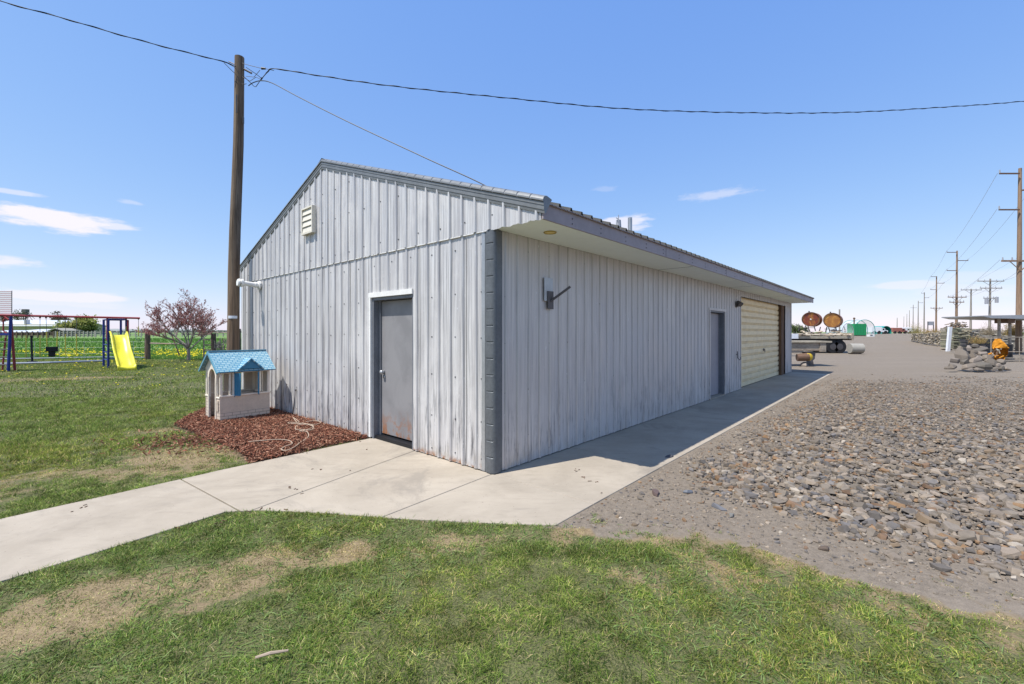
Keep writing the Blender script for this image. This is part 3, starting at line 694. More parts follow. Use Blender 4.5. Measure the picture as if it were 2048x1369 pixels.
mb = MB().cyl(top+Vector((.0, -.12, -.9)), top+Vector((.0, -.12, -1.3)), .012, n=6).b2(tuple(top+Vector((.09, -.05, -1.5))), tuple(top+Vector((.108, -.02, -1.36)))); mb.build('bracket', M['darksteel'], up)
ins_ = MB().cyl(P(523, 134.5, 9.9)-pb, P(531, 135, 9.9)-pb, .028, .02, n=8).build('strain_insulator', M['black'], up)
mb = MB()
for pp in ([(484, 124), (497, 128)], [(497, 128), (523, 134.5)], [(531, 135), (548, 139)], [(492, 150), (508, 152), (520, 138)], [(478, 148), (500, 160), (512, 152), (523, 157)]):
    mb.tube([P(x, y, 9.85)-pb for x, y in pp], .006, 5)
mb.build('tie_wire', M['darksteel'], up)
def smooth_pts(pts, n=8):
    out = []; P_ = [pts[0]]+list(pts)+[pts[-1]]
    for i in range(1, len(P_)-2):
        a, b, c, d = P_[i-1:i+3]
        for k in range(n):
            t = k/n; out.append(.5*((2*b)+(c-a)*t+(2*a-5*b+4*c-d)*t*t+(3*b-a-3*c+d)*t**3))
    out.append(pts[-1]); return out
def cable(name, px, A, B, r, label, loops=(), twist=True):
    A = Vector(A); B = Vector(B); pts = []
    for x, y in px:
        k = (x-1024)/F; dv = B-A; t = (k*A.y-A.x)/(dv.x-k*dv.y); Y = A.y+t*dv.y; pts.append(P(x, y, Y))
    pts = smooth_pts(pts, 10); mb = MB(); mb.tube(pts, r, 6)
    if twist:
        q = []; s_ = 0
        for i, p in enumerate(pts):
            if i: s_ += (p-pts[i-1]).length
        dense = []; 
        for a, b in zip(pts[:-1], pts[1:]):
            n = max(2, int((b-a).length/.06))
            for k in range(n): dense.append(a+(b-a)*k/n)
        s_ = 0
        for i, p in enumerate(dense):
            if i: s_ += (p-dense[i-1]).length
            q.append(p+Vector((0, math.cos(s_*9)*r*1.6, math.sin(s_*9)*r*1.6)))
        mb.tube(q, r*.7, 5)
    for lp in loops: mb.tube(smooth_pts([P(x, y, 9.72) for x, y in lp], 6), r*.8, 5)
    root = mb.build(name, M['black']); return tag(root, label, 'cable')
cable('overhead_cable', [(472, 134), (440, 122), (340, 97), (240, 70), (120, 35), (0, 2), (-300, -95)], (-6.1, 9.75), (-11.5, 6.5), .0080, 'twisted black cable climbing from the pole top to the upper left corner', [[(448, 126), (462, 140), (474, 152), (483, 168), (493, 168)], [(457, 128), (470, 136), (478, 148)], [(474, 152), (470, 176)]])
cable('overhead_cable', [(522, 160), (535, 145), (551, 138), (620, 149), (780, 172), (1000, 195), (1250, 218), (1500, 226), (1700, 225), (1900, 214), (2048, 203), (2400, 170)], (-5.6, 9.8), (16, 13), .0085, 'long twisted black cable sagging across the sky above the shed roof', [[(484, 150), (500, 165), (510, 174), (516, 168), (524, 155)], [(492, 135), (510, 147), (523, 157)]])
wend = UV(1.5, 1.2, roofz(1.2)+.03)
cable('service_cable', [(497, 172), (506, 166), (522, 162), (545, 167), (600, 196), (700, 246), (850, 316), (980, 377), (1024+F*wend.x/wend.y, YH-F*(wend.z-CH)/wend.y)], (-5.9, 9.8), (wend.x, wend.y), .0095, 'thin black service cable dropping from the pole to the shed roof', twist=False)

# ------------------------------------------------------------------ toy playhouse
PA, PB, PC = G(440, 846.5), G(536.5, 832.8), G(410.3, 836.9)
ax = Vector((.617, .787, 0)); ph = empty('toy_playhouse', (PA.x, PA.y, .0), math.atan2(ax.y, ax.x), 'cream plastic toy playhouse with blue shingle roof and blue shutters on bark mulch', 'playhouse')
PLn, PW, PH = .84, .70, .95                     # x along ridge, y = depth (gable side is x=0)
t = .025
mb = MB(); mb.b2((.0, .0, .0), (PLn, t, .16)).b2((.0, PW-t, 0), (PLn, PW, .16)).b2((PLn-t, t, 0), (PLn, PW-t, .16)).b2((0, t, 0), (t, .17, .42)).b2((0, .50, 0), (t, PW-t, .42)); mb.build('brick_base', M['playbrick'], ph, bevel=.006)
for lo, hi, nm in (((.0, .006, .16), (PLn, t, .45), 'wall'), ((0, PW-t, .16), (PLn, PW-.004, .45), 'wall'), ((PLn-t, t, .16), (PLn-.003, PW-t, .45), 'wall'), ((0, .002, .88), (PLn, t, PH), 'eave_panel'), ((0, PW-t, .88), (PLn, PW, PH), 'eave_panel')): MB().b2(lo, hi).build(nm, M['playcream'], ph)
mb = MB()      # mullions & posts
for x in (.0, .145, .2, PLn-.045, PLn-.2): mb.b2((x, 0, .46), (x+(.045 if x in (0., PLn-.045) else .03), t, .88)); mb.b2((x, PW-t, .46), (x+.03, PW, .88))
mb.b2((-.012, -.012, .445), (PLn+.012, t, .475)).b2((-.012, -.005, .865), (PLn+.005, t-.001, .885)).b2((0, PW-t, .45), (PLn, PW+.01, .475))
for y in (.0, .14, .50, .65): mb.b2((.0, y+.001, .42), (t, y+.04, .93))
mb.b2((-.012, .0, .42), (t, .18, .445)).b2((-.012, .5, .42), (t, PW, .445))
for y in (.03, .3, .62): mb.b2((PLn-t, y, .45), (PLn, y+.05, .93))
mb.b2((-.001, .001, .86), (t, .12, .93)).b2((-.001, .58, .86), (t, PW, .93)).b2((PLn-t, .001, .88), (PLn, PW-.001, .93)); mb.build('window_frame', M['playwhite'], ph, bevel=.006)
for lo, hi in (((.046, PW-t+.002, .476), (.16, PW-.002, .865)), ((.29, PW-t+.002, .476), (.47, PW-.002, .865)), ((.66, PW-t+.002, .476), (PLn-.046, PW-.002, .865)), ((PLn-t+.002, .081, .46), (PLn-.002, .25, .86)), ((PLn-t+.002, .42, .46), (PLn-.002, .61, .86))): MB().b2(lo, hi).build('wall', M['playcream'], ph)
# gable fronts with arched door
def gablef(x, arch):
    mb = MB(); zt = 1.21; pts = [(0, .925), (PW/2, zt), (PW, .925)]
    if arch:
        ar = [(.35+.155*math.cos(a), .78+.155*math.sin(a)) for a in np.linspace(0, math.pi, 13)]
        # right and left halves
        mb.prism([(.0, .925), (PW/2, zt), (PW/2, .935)]+[q for q in ar[::-1] if q[0] < .351][::-1]+[(.195, .7), (.14, .7), (.14, .925)][0:3], 0, x-.012, x+t)
        mb.prism([(PW, .925), (PW/2, zt), (PW/2, .935)]+[q for q in ar if q[0] > .349][::-1]+[(.505, .7), (.56, .7), (.56, .925)], 0, x-.012, x+t)
    else: mb.prism(pts, 0, x, x+t)
    return mb.build('gable_front', M['playwhite'], ph)
gablef(0, True); gablef(PLn-t, False)
MB().b2((-.016, .16, 0), (t, .195, .78)).b2((-.016, .505, 0), (t, .54, .78)).b2((-.02, .16, -.005), (.05, .54, .035)).build('door_surround', M['playwhite'], ph)
MB().b2((.30, PW+.002, .48), (.36, PW+.015, .84)).build('shutter', M['playblue'], ph)
MB().b2((.4, PW-.2, .1), (.75, PW-.05, .44)).build('inner_counter', M['playcream'], ph)
# roof
def rquad(name, pts, mat, uvs, parent):
    me = bpy.data.meshes.new(name); me.from_pydata([tuple(p) for p in pts], [], [(0, 1, 2, 3)] if len(pts) == 4 else [(0, 1, 2)])
    ul = me.uv_layers.new(name='UVMap')
    for i, q in enumerate(uvs): ul.data[i].uv = q
    o = bpy.data.objects.new(name, me); COL.objects.link(o); me.materials.append(mat); o.parent = parent
    md = o.modifiers.new('solid', 'SOLIDIFY'); md.thickness = .022; md.offset = -1; return o
zr, ze = 1.25, .90; ex = .075; ey = .085; sl2 = math.hypot(PW/2+ey, zr-ze)
rquad('roof', [(-ex, -ey, ze), (PLn+ex, -ey, ze), (PLn+ex, PW/2, zr), (-ex, PW/2, zr)], M['shingle'], [(0, 0), (PLn+2*ex, 0), (PLn+2*ex, sl2), (0, sl2)], ph)
rquad('roof', [(PLn+ex, PW+ey, ze), (-ex, PW+ey, ze), (-ex, PW/2, zr), (PLn+ex, PW/2, zr)], M['shingle'], [(0, 0), (PLn+2*ex, 0), (PLn+2*ex, sl2), (0, sl2)], ph)
mb = MB(); mb.beam((-ex-.003, -ey-.01, ze-.022), (-ex-.003, PW/2, zr-.018), .02, .035).beam((-ex-.003, PW+ey+.01, ze-.022), (-ex-.003, PW/2, zr-.018), .02, .035).beam((-ex, PW/2, zr+.003), (PLn+ex, PW/2, zr+.003), .05, .02); mb.build('roof_edge', M['playedge'], ph)
# dormer
dx0, dx1, dz = .27, .68, 1.125; dm = MB(); c_ = (dx0+dx1)/2; fy = -.068
dm.prism([(dx0+.02, .935), (c_, dz-.02), (dx1-.02, .935)], 1, fy-.01, fy+.02); dmo = dm.build('dormer', M['playblue'], ph)
ydz = lambda z: -ey+(z-ze)/(zr-ze)*(PW/2+ey)
rquad('dormer_roof', [(dx0-.02, fy-.03, .925), (c_, fy-.03, dz), (c_, ydz(dz), dz), (dx0-.02, ydz(.925), .925)], M['shingle'], [(0, 0), (0, .3), (.2, .3), (.05, 0)], dmo)
rquad('dormer_roof', [(c_, fy-.03, dz), (dx1+.02, fy-.03, .925), (dx1+.02, ydz(.925), .925), (c_, ydz(dz), dz)], M['shingle'], [(0, .3), (0, 0), (.05, 0), (.2, .3)], dmo)
# shutters (swung open)
for x, sgn, a_ in ((.23, 1, R(-62)), (PLn-.2+.0, -1, R(-118))):
    sh = MB(); L = .115; rot = Matrix.Rotation(a_, 3, 'Z')
    def q(xx, yy, zz): return Vector((x, -.012, 0))+rot @ Vector((xx, yy, 0))+Vector((0, 0, zz))
    Rr = rot
    sh.box(q(.012, 0, .66), (.016, .014, .4), Rr).box(q(L, 0, .66), (.016, .014, .4), Rr).box(q(L/2, 0, .66), (.012, .012, .4), Rr)
    for zz in (.466, .56, .66, .76, .852): sh.box(q(L/2, 0, zz), (L, .013, .02), Rr)
    if sgn == 1: sh.box(q(L/2, 0.001, .66), (L-.01, .008, .38), Rr)
    sh.cyl(q(0, 0, .43), q(0, 0, .9), .007, n=6); sh.build('shutter', M['playblue'], ph)
mb = MB(); mb.b2((-.016, .055, .2), (-.004, .13, .36)).cyl((-.018, .0925, .36), (-.002, .0925, .36), .037, n=12); mb.build('mailbox', M['playcream'], ph)

# ------------------------------------------------------------------ mulch, rope, stake
def inpoly_pts(n, poly):
    xs_ = [p[0] for p in poly]; ys_ = [p[1] for p in poly]; X = rng.uniform(min(xs_), max(xs_), n); Y = rng.uniform(min(ys_), max(ys_), n); k = poly_in(X, Y, poly); return X[k], Y[k]
def rand_rot(n, tilt=1.):
    a = rng.uniform(0, 2*np.pi, n); b = rng.normal(0, .35*tilt, n); c = rng.normal(0, .35*tilt, n)
    ca, sa, cb, sb, cc, sc_ = np.cos(a), np.sin(a), np.cos(b), np.sin(b), np.cos(c), np.sin(c)
    Z = np.zeros(n); O = np.ones(n)
    Rz = np.stack([ca, -sa, Z, sa, ca, Z, Z, Z, O], -1).reshape(-1, 3, 3); Ry = np.stack([cb, Z, sb, Z, O, Z, -sb, Z, cb], -1).reshape(-1, 3, 3); Rx = np.stack([O, Z, Z, Z, cc, -sc_, Z, sc_, cc], -1).reshape(-1, 3, 3)
    return Rz @ Ry @ Rx
X, Y = inpoly_pts(60000, mulch_poly); dm_ = seg_d(X, Y, mulch_poly, True); keep = rng.uniform(0, 1, len(X)) < np.clip(dm_/.12+.15, 0, 1); X = X[keep]; Y = Y[keep]; dm_ = dm_[keep]
X2, Y2 = G(430, 880).x+rng.normal(0, .55, 900), G(430, 880).y+rng.normal(0, .35, 900); X = np.r_[X, X2]; Y = np.r_[Y, Y2]; dm_ = np.r_[dm_, np.zeros(900)]
okk = ~poly_in(X, Y, pv) & (((X-CX)*d2.x+(Y-CY)*d2.y) < -.03); X = X[okk]; Y = Y[okk]; dm_ = dm_[okk]; n = len(X)
base = np.array([[-.5,-.5,-.5],[.5,-.35,-.5],[.5,.35,-.5],[-.5,.5,-.5],[-.4,-.4,.5],[.45,-.2,.5],[.45,.25,.5],[-.45,.35,.5]])
FB = np.array([(0,3,2,1),(4,5,6,7),(0,1,5,4),(1,2,6,5),(2,3,7,6),(3,0,4,7)])
sz = np.stack([rng.uniform(.022, .08, n), rng.uniform(.008, .022, n), rng.uniform(.004, .010, n)], -1)
Vv = np.einsum('nij,nkj->nki', rand_rot(n, 1.1), base[None]*sz[:, None]); Vv += np.stack([X, Y, .005+np.clip(dm_, 0, .3)*.08+rng.uniform(0, .022, n)], -1)[:, None]
cc = np.array([[.16, .06, .038], [.25, .105, .062], [.08, .034, .024], [.36, .2, .13], [.19, .08, .05]])[rng.integers(0, 5, n)]*rng.uniform(.6, 1.4, (n, 1))
o = npmesh('bark_mulch', Vv.reshape(-1, 3), (FB[None]+(np.arange(n)*8)[:, None, None]).reshape(-1, 4), M['chip'], cols={'Col': np.repeat(cc, 8, 0)}); tag(o, 'reddish brown bark mulch spread along the foot of the gable wall', 'mulch', kind='stuff')
z5 = lambda a, b: (350+a/4.89, 660+b/4.89)
rp = [(1150, 850), (1200, 910), (1260, 920), (1350, 950), (1330, 985), (1230, 980), (1180, 975), (1190, 940), (1250, 925), (1320, 925), (1355, 955), (1280, 985), (1215, 990), (1290, 1000), (1303, 1045), (1230, 1095), (1170, 1150), (1090, 1185), (1040, 1170), (1075, 1150), (1145, 1120), (1120, 1085), (1030, 1078), (900, 1085), (720, 1092)]
pts = [G(*z5(a, b), .055)+Vector((0, 0, random.uniform(-.006, .012))) for a, b in rp]
mb = MB(); mb.tube(smooth_pts(pts, 5), .0065, 6)
pts = [G(*z5(a, b), .06) for a, b in [(1160, 860), (1215, 905), (1120, 905), (1110, 915), (1160, 918), (1290, 925), (1380, 925), (1425, 905), (1370, 890), (1280, 900)]]; mb.tube(smooth_pts(pts, 5), .0065, 6)
tag(mb.build('rope', M['rope'], smooth=True), 'pale rope lying in loose loops on the bark mulch', 'rope')
a = G(585.5, 832, .02); b_ = G(585.5, 832, .02); tp = UV(-.03, uv(a)[1]+.02, .50)
mb = MB().cyl(a+d2*-.0, tp, .011, .009, 8).sphere(tp, .018); tag(mb.build('iron_stake', M['darksteel'], smooth=True), 'thin dark stake leaning on the ribbed wall beside the playhouse shadow', 'stake')

# ------------------------------------------------------------------ broken stone on the yard
def rock_templates(k, flat=.45, npts=16, seed=1):
    """angular quarry slabs: jittered polygons with a smaller, tilted upper face"""
    rr = random.Random(seed); out = []
    for _ in range(k):
        bm = bmesh.new(); m_ = rr.choice((4, 5, 5, 6, 7)); asp = rr.uniform(.55, .95); a0 = rr.uniform(0, 6); tx, ty = rr.uniform(-.25, .25), rr.uniform(-.25, .25); sc_ = rr.uniform(.55, .95)
        for i in range(m_):
            a = a0+2*math.pi*(i+rr.uniform(-.3, .3))/m_; r_ = rr.uniform(.75, 1.15); x, y = math.cos(a)*r_, math.sin(a)*r_*asp
            bm.verts.new((x, y, -flat*rr.uniform(.4, 1)+0)); bm.verts.new((x*sc_+rr.uniform(-.1, .1), y*sc_+rr.uniform(-.1, .1), flat*(.7+tx*x*2+ty*y*2+rr.uniform(-.12, .12))))
            if npts > 15: bm.verts.new((x*1.08, y*1.08, flat*rr.uniform(-.2, .2)))
        r_ = bmesh.ops.convex_hull(bm, input=bm.verts); bmesh.ops.delete(bm, geom=[e for e in r_['geom_interior'] if isinstance(e, bmesh.types.BMVert)], context='VERTS')
        bmesh.ops.triangulate(bm, faces=bm.faces); bmesh.ops.recalc_face_normals(bm, faces=bm.faces); bm.verts.index_update()
        out.append((np.array([v.co[:] for v in bm.verts]), np.array([[v.index for v in f.verts] for f in bm.faces]))); bm.free()
    return out
RT = rock_templates(22, .34, 13)
SC = np.array([[.20, .167, .132], [.24, .195, .152], [.14, .122, .106], [.275, .222, .168], [.25, .155, .085], [.19, .12, .075], [.35, .30, .24], [.165, .15, .14], [.24, .175, .115], [.10, .09, .08]])
SWt = np.array([.24, .2, .12, .13, .045, .05, .04, .1, .055, .02]); SWt = SWt/SWt.sum()
def rocks(X, Y, Z, size, name, label, cat, tilt=.5, cols=SC, wts=SWt, mat='stone'):
    n = len(X); Vs = []; Fs = []; Cs = []; base = 0; idx = rng.integers(0, len(RT), n); Rm = rand_rot(n, tilt); ci = rng.choice(len(cols), n, p=wts)
    for k in range(len(RT)):
        m_ = np.where(idx == k)[0]; tv, tf = RT[k]
        if not len(m_): continue
        vv = np.einsum('nij,nkj->nki', Rm[m_], tv[None]*size[m_, None, None])+np.stack([X[m_], Y[m_], Z[m_]], -1)[:, None]
        Vs.append(vv.reshape(-1, 3)); Fs.append((tf[None]+(np.arange(len(m_))*len(tv))[:, None, None]).reshape(-1, 3)+base); base += vv.shape[0]*vv.shape[1]
        Cs.append(np.repeat(cols[ci[m_]]*rng.uniform(.75, 1.2, (len(m_), 1)), len(tv), 0))
    o = npmesh(name, np.concatenate(Vs), np.concatenate(Fs), M[mat], cols={'Col': np.concatenate(Cs)}); return o
X, Y = inpoly_pts(620000, rock_poly); de = seg_d(X, Y, rock_edge); r_ = np.hypot(X, Y)
dens = np.clip(de/.4+.12, 0, 1)*np.clip((22-r_+(fbm(X*.5, Y*.5, 33)-.5)*9)/12, 0, 1)*np.where(r_ > 9, 1.2, 1)*np.clip((fbm(X*.9, Y*.9, 31)-.2)*4.5, .35, 1)*np.where(Y < 9, .72, 1)
k = (rng.uniform(0, 1, len(X)) < dens) & (np.abs(X/Y) < 1.35); X = X[k]; Y = Y[k]; r_ = r_[k]; de = de[k]
sz = rng.gamma(2.4, .0130, len(X)); sz = np.clip(sz, .009, .085)*np.clip(1.22-r_*.05, .5, 1.05)*np.clip(.6+de*.8, .6, 1)
Z = gz(X, Y)+sz*.2+rng.uniform(0, .03, len(X))*np.clip(de, 0, 1)
Xs, Ys = inpoly_pts(300000, rock_poly); k = (Ys < 8.5) & (np.abs(Xs/Ys) < 1.3); Xs = Xs[k]; Ys = Ys[k]; ss = np.clip(rng.gamma(3, .0032, len(Xs)), .004, .02)
X = np.r_[X, Xs]; Y = np.r_[Y, Ys]; Z = np.r_[Z, gz(Xs, Ys)+ss*.3+rng.uniform(0, .012, len(Xs))]; sz = np.r_[sz, ss]
o = rocks(X, Y, Z, sz, 'broken_stone', '', ''); tag(o, 'broken grey and rusty slate stone covering the yard beside the concrete walk', 'gravel', kind='stuff')
# bark crumbs and leaf litter along the walk edges
px_ = [(430, 1040), (470, 1030), (505, 1022), (540, 1018), (565, 1022), (440, 1046), (610, 905), (700, 940), (588, 978), (720, 885), (600, 985), (735, 900), (640, 940), (1150, 940), (1170, 955), (1210, 985), (1195, 965), (350, 1060), (165, 1017)]
LX = []; 
for (x, y) in px_:
    g_ = G(x, y); k_ = rng.integers(1, 5); LX += [(g_.x+rng.normal(0, .03), g_.y+rng.normal(0, .03)) for _ in range(k_)]
LX = np.array(LX); n = len(LX); sz = np.stack([rng.uniform(.008, .05, n), rng.uniform(.005, .012, n), rng.uniform(.003, .006, n)], -1)
Vv = np.einsum('nij,nkj->nki', rand_rot(n, .2), base[None]*sz[:, None])+np.stack([LX[:, 0], LX[:, 1], np.full(n, .005)], -1)[:, None]
o = npmesh('bark_litter', Vv.reshape(-1, 3), (FB[None]+(np.arange(n)*8)[:, None, None]).reshape(-1, 4), M['chip'], cols={'Col': np.repeat(np.array([[.12, .07, .045]])*rng.uniform(.5, 1.5, (n, 1)), 8, 0)}); tag(o, 'small crumbs of bark and leaf scattered on the concrete walk', 'litter', kind='stuff')
# fine grit on the bare strip
grit_poly = [tuple(UV(13, vp-.02).xy), tuple(UV(.0, vp-.02).xy)]+lawn_edge+[(9, 3)]+rock_edge[::-1]
X, Y = inpoly_pts(150000, grit_poly); k = (np.abs(X/Y) < 1.3) & ~poly_in(X, Y, pv); X = X[k]; Y = Y[k]; sz = np.clip(rng.gamma(1.7, .0042, len(X)), .0025, .034)
o = rocks(X, Y, gz(X, Y)+sz*.25, sz, 'fine_gravel', '', ''); tag(o, 'fine grit and small chips scattered on the bare dirt strip', 'gravel', kind='stuff')
# single loose stones one can pick out
def rock_obj(name, loc, size, rot, seed, col, label, cat, group=None, flat=.5, npts=18):
    tv, tf = rock_templates(1, flat, npts, seed)[0]; o = npmesh(name, tv, tf, M['stone'], cols={'Col': np.tile(np.array(col), (len(tv), 1))}); o.location = loc; o.scale = size; o.rotation_euler = rot
    return tag(o, label, cat, group)
for i, (x, y, s_, cl, lb) in enumerate([(1338, 917, .05, (.09, .09, .1), 'dark loose stone lying on the shaded concrete at the walk edge'), (1312, 987, .06, (.14, .1, .09), 'reddish dark loose stone alone on the grit nearest the concrete walk'),
        (1438, 1015, .055, (.15, .15, .16), 'dark flat loose stone on bare dirt short of the broken stone'), (1462, 1029, .035, (.2, .19, .17), 'small grey loose stone on bare dirt below the dark flat one'),
        (1648, 1095, .035, (.12, .09, .07), 'brown loose stone alone on the dirt strip under the stone edge'), (1378, 983, .05, (.17, .18, .2), 'blue grey loose stone at the ragged start of the stone bed')]):
    g_ = G(x, y, -.015); g_.z = float(gz(g_.x, g_.y))+.012; rock_obj('loose_stone', g_, (s_*1.2, s_, s_*.9), (random.uniform(-.3, .3), .1, random.uniform(0, 6)), 40+i, cl, lb, 'stone')
g_ = G(540, 1310, .012); mb = MB().tube([g_+Vector((-.06, -.02, 0)), g_+Vector((0, 0, .008)), g_+Vector((.075, .03, 0))], [.006, .008, .005], 6); tag(mb.build('stick', M['rope']), 'pale bare stick lying in the near grass', 'stick')

# ------------------------------------------------------------------ grass blades
def blades(X, Y, dens_g, hgt, wid, lean, zz, two=True):
    n = len(X); a = rng.uniform(0, 2*np.pi, n); ln = rng.normal(0, 1, (n, 2))*lean; h = hgt*rng.uniform(.45, 1.25, n); ww = wid*rng.uniform(.7, 1.3, n)
    dx = np.stack([np.cos(a), np.sin(a), np.zeros(n)], -1)*ww[:, None]/2; b = np.stack([X, Y, zz], -1)
    tipo = np.concatenate([ln*h[:, None], (h*np.clip(1-.35*np.hypot(*ln.T), .3, 1))[:, None]], 1)
    mid = b+tipo*np.array([.38, .38, .6]); tip = b+tipo
    if two:
        V = np.stack([b-dx, b+dx, mid+dx*.8, mid-dx*.8, tip+dx*.1, tip-dx*.1], 1); Fq = np.array([(0, 1, 2, 3), (3, 2, 4, 5)]); m_ = 6
    else: V = np.stack([b-dx, b+dx, tip+dx*.25, tip-dx*.25], 1); Fq = np.array([(0, 1, 2, 3)]); m_ = 4
    return V, Fq, m_
gcols = np.array([[.095, .17, .024], [.155, .235, .038], [.24, .31, .065], [.055, .11, .018], [.33, .36, .10], [.21, .25, .085], [.50, .42, .21], [.36, .30, .14]])
Vs = []; Fs = []; Cs = []; base = 0
def field(n, xr, yr, hgt, wid, lean, clump, two, wt, extra=None, thr=0.):
    global base
    X = rng.uniform(*xr, n); Y = rng.uniform(yr[0]**.5, yr[1]**.5, n)**2 if False else rng.uniform(*yr, n)
    k = (np.abs(X/Y) < 1.25); X = X[k]; Y = Y[k]
    if extra is not None: q = extra(X, Y); X = X[q]; Y = Y[q]
    g, gv, fl, lf, rt = masks(X, Y)
    cl = fbm(X*clump, Y*clump, 51, 3); tex = fbm(X*9, Y*9, 57, 2)
    p = np.clip((g+(fbm(X*13, Y*13, 77, 3)-.5)*1.3-.30)*2.3, 0, 1)*np.clip((cl-.22)*3.2, .42, 1)
    dry_ = (g < .45) & (gv < .4)
    p = np.maximum(p, np.where(dry_, .8, 0)); p = np.where(rt & ~lf & (g < .05), 0, p)
    q = (rng.uniform(0, 1, len(X)) < p) & ~poly_in(X, Y, pv) & ~(poly_in(X, Y, mulch_poly))
    inb = (((X-CX)*d2.x+(Y-CY)*d2.y) > -.02) & (np.abs((X-CX)*d1.x+(Y-CY)*d1.y-L_/2) < L_/2+.1); q &= ~inb
    X = X[q]; Y = Y[q]; g = g[q]; cl = cl[q]; tex = tex[q]
    hh = hgt*np.clip(.3+g*.85, .5, 1.2)*np.clip(.55+cl*.9, .6, 1.4)
    V, Fq, m_ = blades(X, Y, g, hh, wid, lean, gz(X, Y)-.003, two)
    n = len(X); w_ = np.array(wt, float); w_ /= w_.sum(); ci = rng.choice(len(gcols), n, p=w_)
    dr = rng.uniform(0, 1, n) > g*1.25+.12; ci = np.where(dr, rng.choice([6, 7, 7], n), ci)
    c = gcols[ci]*rng.uniform(.6, 1.45, (n, 1))*(1.0+(tex[:, None]-.5)*1.3)
    yl = np.clip((fbm(X*.7, Y*.7, 71)-.45)*3, 0, 1)[:, None]; c = c*(1-yl*.45)+c*np.array([1.5, 1.2, .9])*yl*.45
    Vs.append(V.reshape(-1, 3)); Fs.append(((Fq[None]+(np.arange(n)*m_)[:, None, None]).reshape(-1, 4)+base)); Cs.append(np.repeat(c, m_, 0)); base += n*m_
near = lambda X, Y: np.ones(len(X), bool)
WT = [3, 3, 3, 2, 2, 1.8, .9, .7]
field(300000, (-4.2, 5.2), (1.55, 3.4), .034, .0036, 1.0, 6, True, WT)
field(280000, (-6, 6), (3.2, 5.4), .036, .0048, 1.0, 5, True, WT)
field(280000, (-13, -2), (5.2, 11), .048, .0085, .85, 3, False, [2, 3, 3, 1.2, 2, 1, .6, .8], lambda X, Y: (X < -.25*Y))
field(220000, (-30, -6), (11, 26.5), .06, .017, .75, 1.2, False, [2, 3, 3, 1.2, 2, 1, .5, .8], lambda X, Y: (X < -.55*Y))
def coarse(n, xr, yr):
    global base
    X = rng.uniform(*xr, n); Y = rng.uniform(*yr, n); cx_ = fbm(X*1.1, Y*1.1, 131, 2); g = masks(X, Y)[0]
    q = (cx_+(fbm(X*7, Y*7, 133, 2)-.5)*.35 > .56) & (g > .3) & (np.abs(X/Y) < 1.25) & ~poly_in(X, Y, pv) & ~poly_in(X, Y, mulch_poly) & (((X-CX)*d2.x+(Y-CY)*d2.y) < 0); X = X[q]; Y = Y[q]
    V, Fq, m_ = blades(X, Y, None, np.full(len(X), .030), .0062, 1.5, gz(X, Y)+.004, True); nn = len(X)
    c = np.array([(.17, .25, .07), (.24, .32, .11), (.12, .19, .045)])[rng.integers(0, 3, nn)]*rng.uniform(.75, 1.3, (nn, 1))
    Vs.append(V.reshape(-1, 3)); Fs.append((Fq[None]+(np.arange(nn)*m_)[:, None, None]).reshape(-1, 4)+base); Cs.append(np.repeat(c, m_, 0)); base += nn*m_
coarse(45000, (-4.2, 5.2), (1.6, 5.2)); coarse(25000, (-9, -1.5), (5, 9))
# ragged blades leaning over the concrete edge
V = np.concatenate(Vs); Fq = np.concatenate(Fs)
o = npmesh('grass', V, Fq, M['blade'], cols={'Col': np.concatenate(Cs)}); tag(o, 'patchy short green lawn grass with worn straw coloured patches', 'grass', kind='stuff')

# ------------------------------------------------------------------ field growth beyond the fence
Vs = []; Fs = []; Cs = []; base = 0
def tufts(n, xr, yr, h, w_, pal, pr, sx_=0):
    global base
    X = rng.uniform(*xr, n); Y = rng.uniform(*yr, n)
    if pr: k = rng.uniform(0, 1, n) < np.clip((fbm(X*.25, Y*.5, 81)-.42)*5, 0, 1); X = X[k]; Y = Y[k]
    V, Fq, m_ = blades(X, Y, None, np.full(len(X), h), w_, .45, gz(X, Y), False); nn = len(X)
    c = np.array(pal)[rng.integers(0, len(pal), nn)]*rng.uniform(.8, 1.2, (nn, 1)); Vs.append(V.reshape(-1, 3)); Fs.append((Fq[None]+(np.arange(nn)*m_)[:, None, None]).reshape(-1, 4)+base); Cs.append(np.repeat(c, m_, 0)); base += nn*m_
tufts(60000, (-42, -8), (26.4, 38), .13, .03, [(.09, .21, .035), (.12, .26, .045), (.17, .30, .06), (.27, .33, .08)], False)
tufts(30000, (-85, -12), (37, 72), .2, .09, [(.09, .21, .035), (.12, .26, .045), (.15, .28, .05)], False)
o = npmesh('field_grass', np.concatenate(Vs), np.concatenate(Fs), M['blade'], cols={'Col': np.concatenate(Cs)}); tag(o, 'taller bright green pasture grass beyond the fence', 'grass', kind='stuff')
X = rng.uniform(-42, -12, 9000); Y = 27+rng.gamma(2, 2.4, 9000); k = rng.uniform(0, 1, 9000) < np.clip((fbm(X*.35, Y*.6, 91)-.46)*5, 0, 1)*.38; X = X[k]; Y = Y[k]
X = np.r_[X, rng.uniform(-26, -10, 230)]; Y = np.r_[Y, rng.uniform(13, 26, 230)]; n = len(X)
s_ = rng.uniform(.02, .04, n)*np.clip(Y/26, .45, 1.1); hz = np.where(Y > 26.3, rng.uniform(.10, .24, n), .05); base_ = np.array([[-1, -1, 0], [1, -1, 0], [1, 1, 0], [-1, 1, 0], [-.4, -.4, 1], [.4, -.4, 1], [.4, .4, 1], [-.4, .4, 1]], float)
Vv = base_[None]*np.stack([s_, s_, s_*.7], -1)[:, None]+np.stack([X, Y, terr(X, Y)+hz], -1)[:, None]; c = np.array([[.75, .62, .03]])*rng.uniform(.8, 1.15, (n, 1))
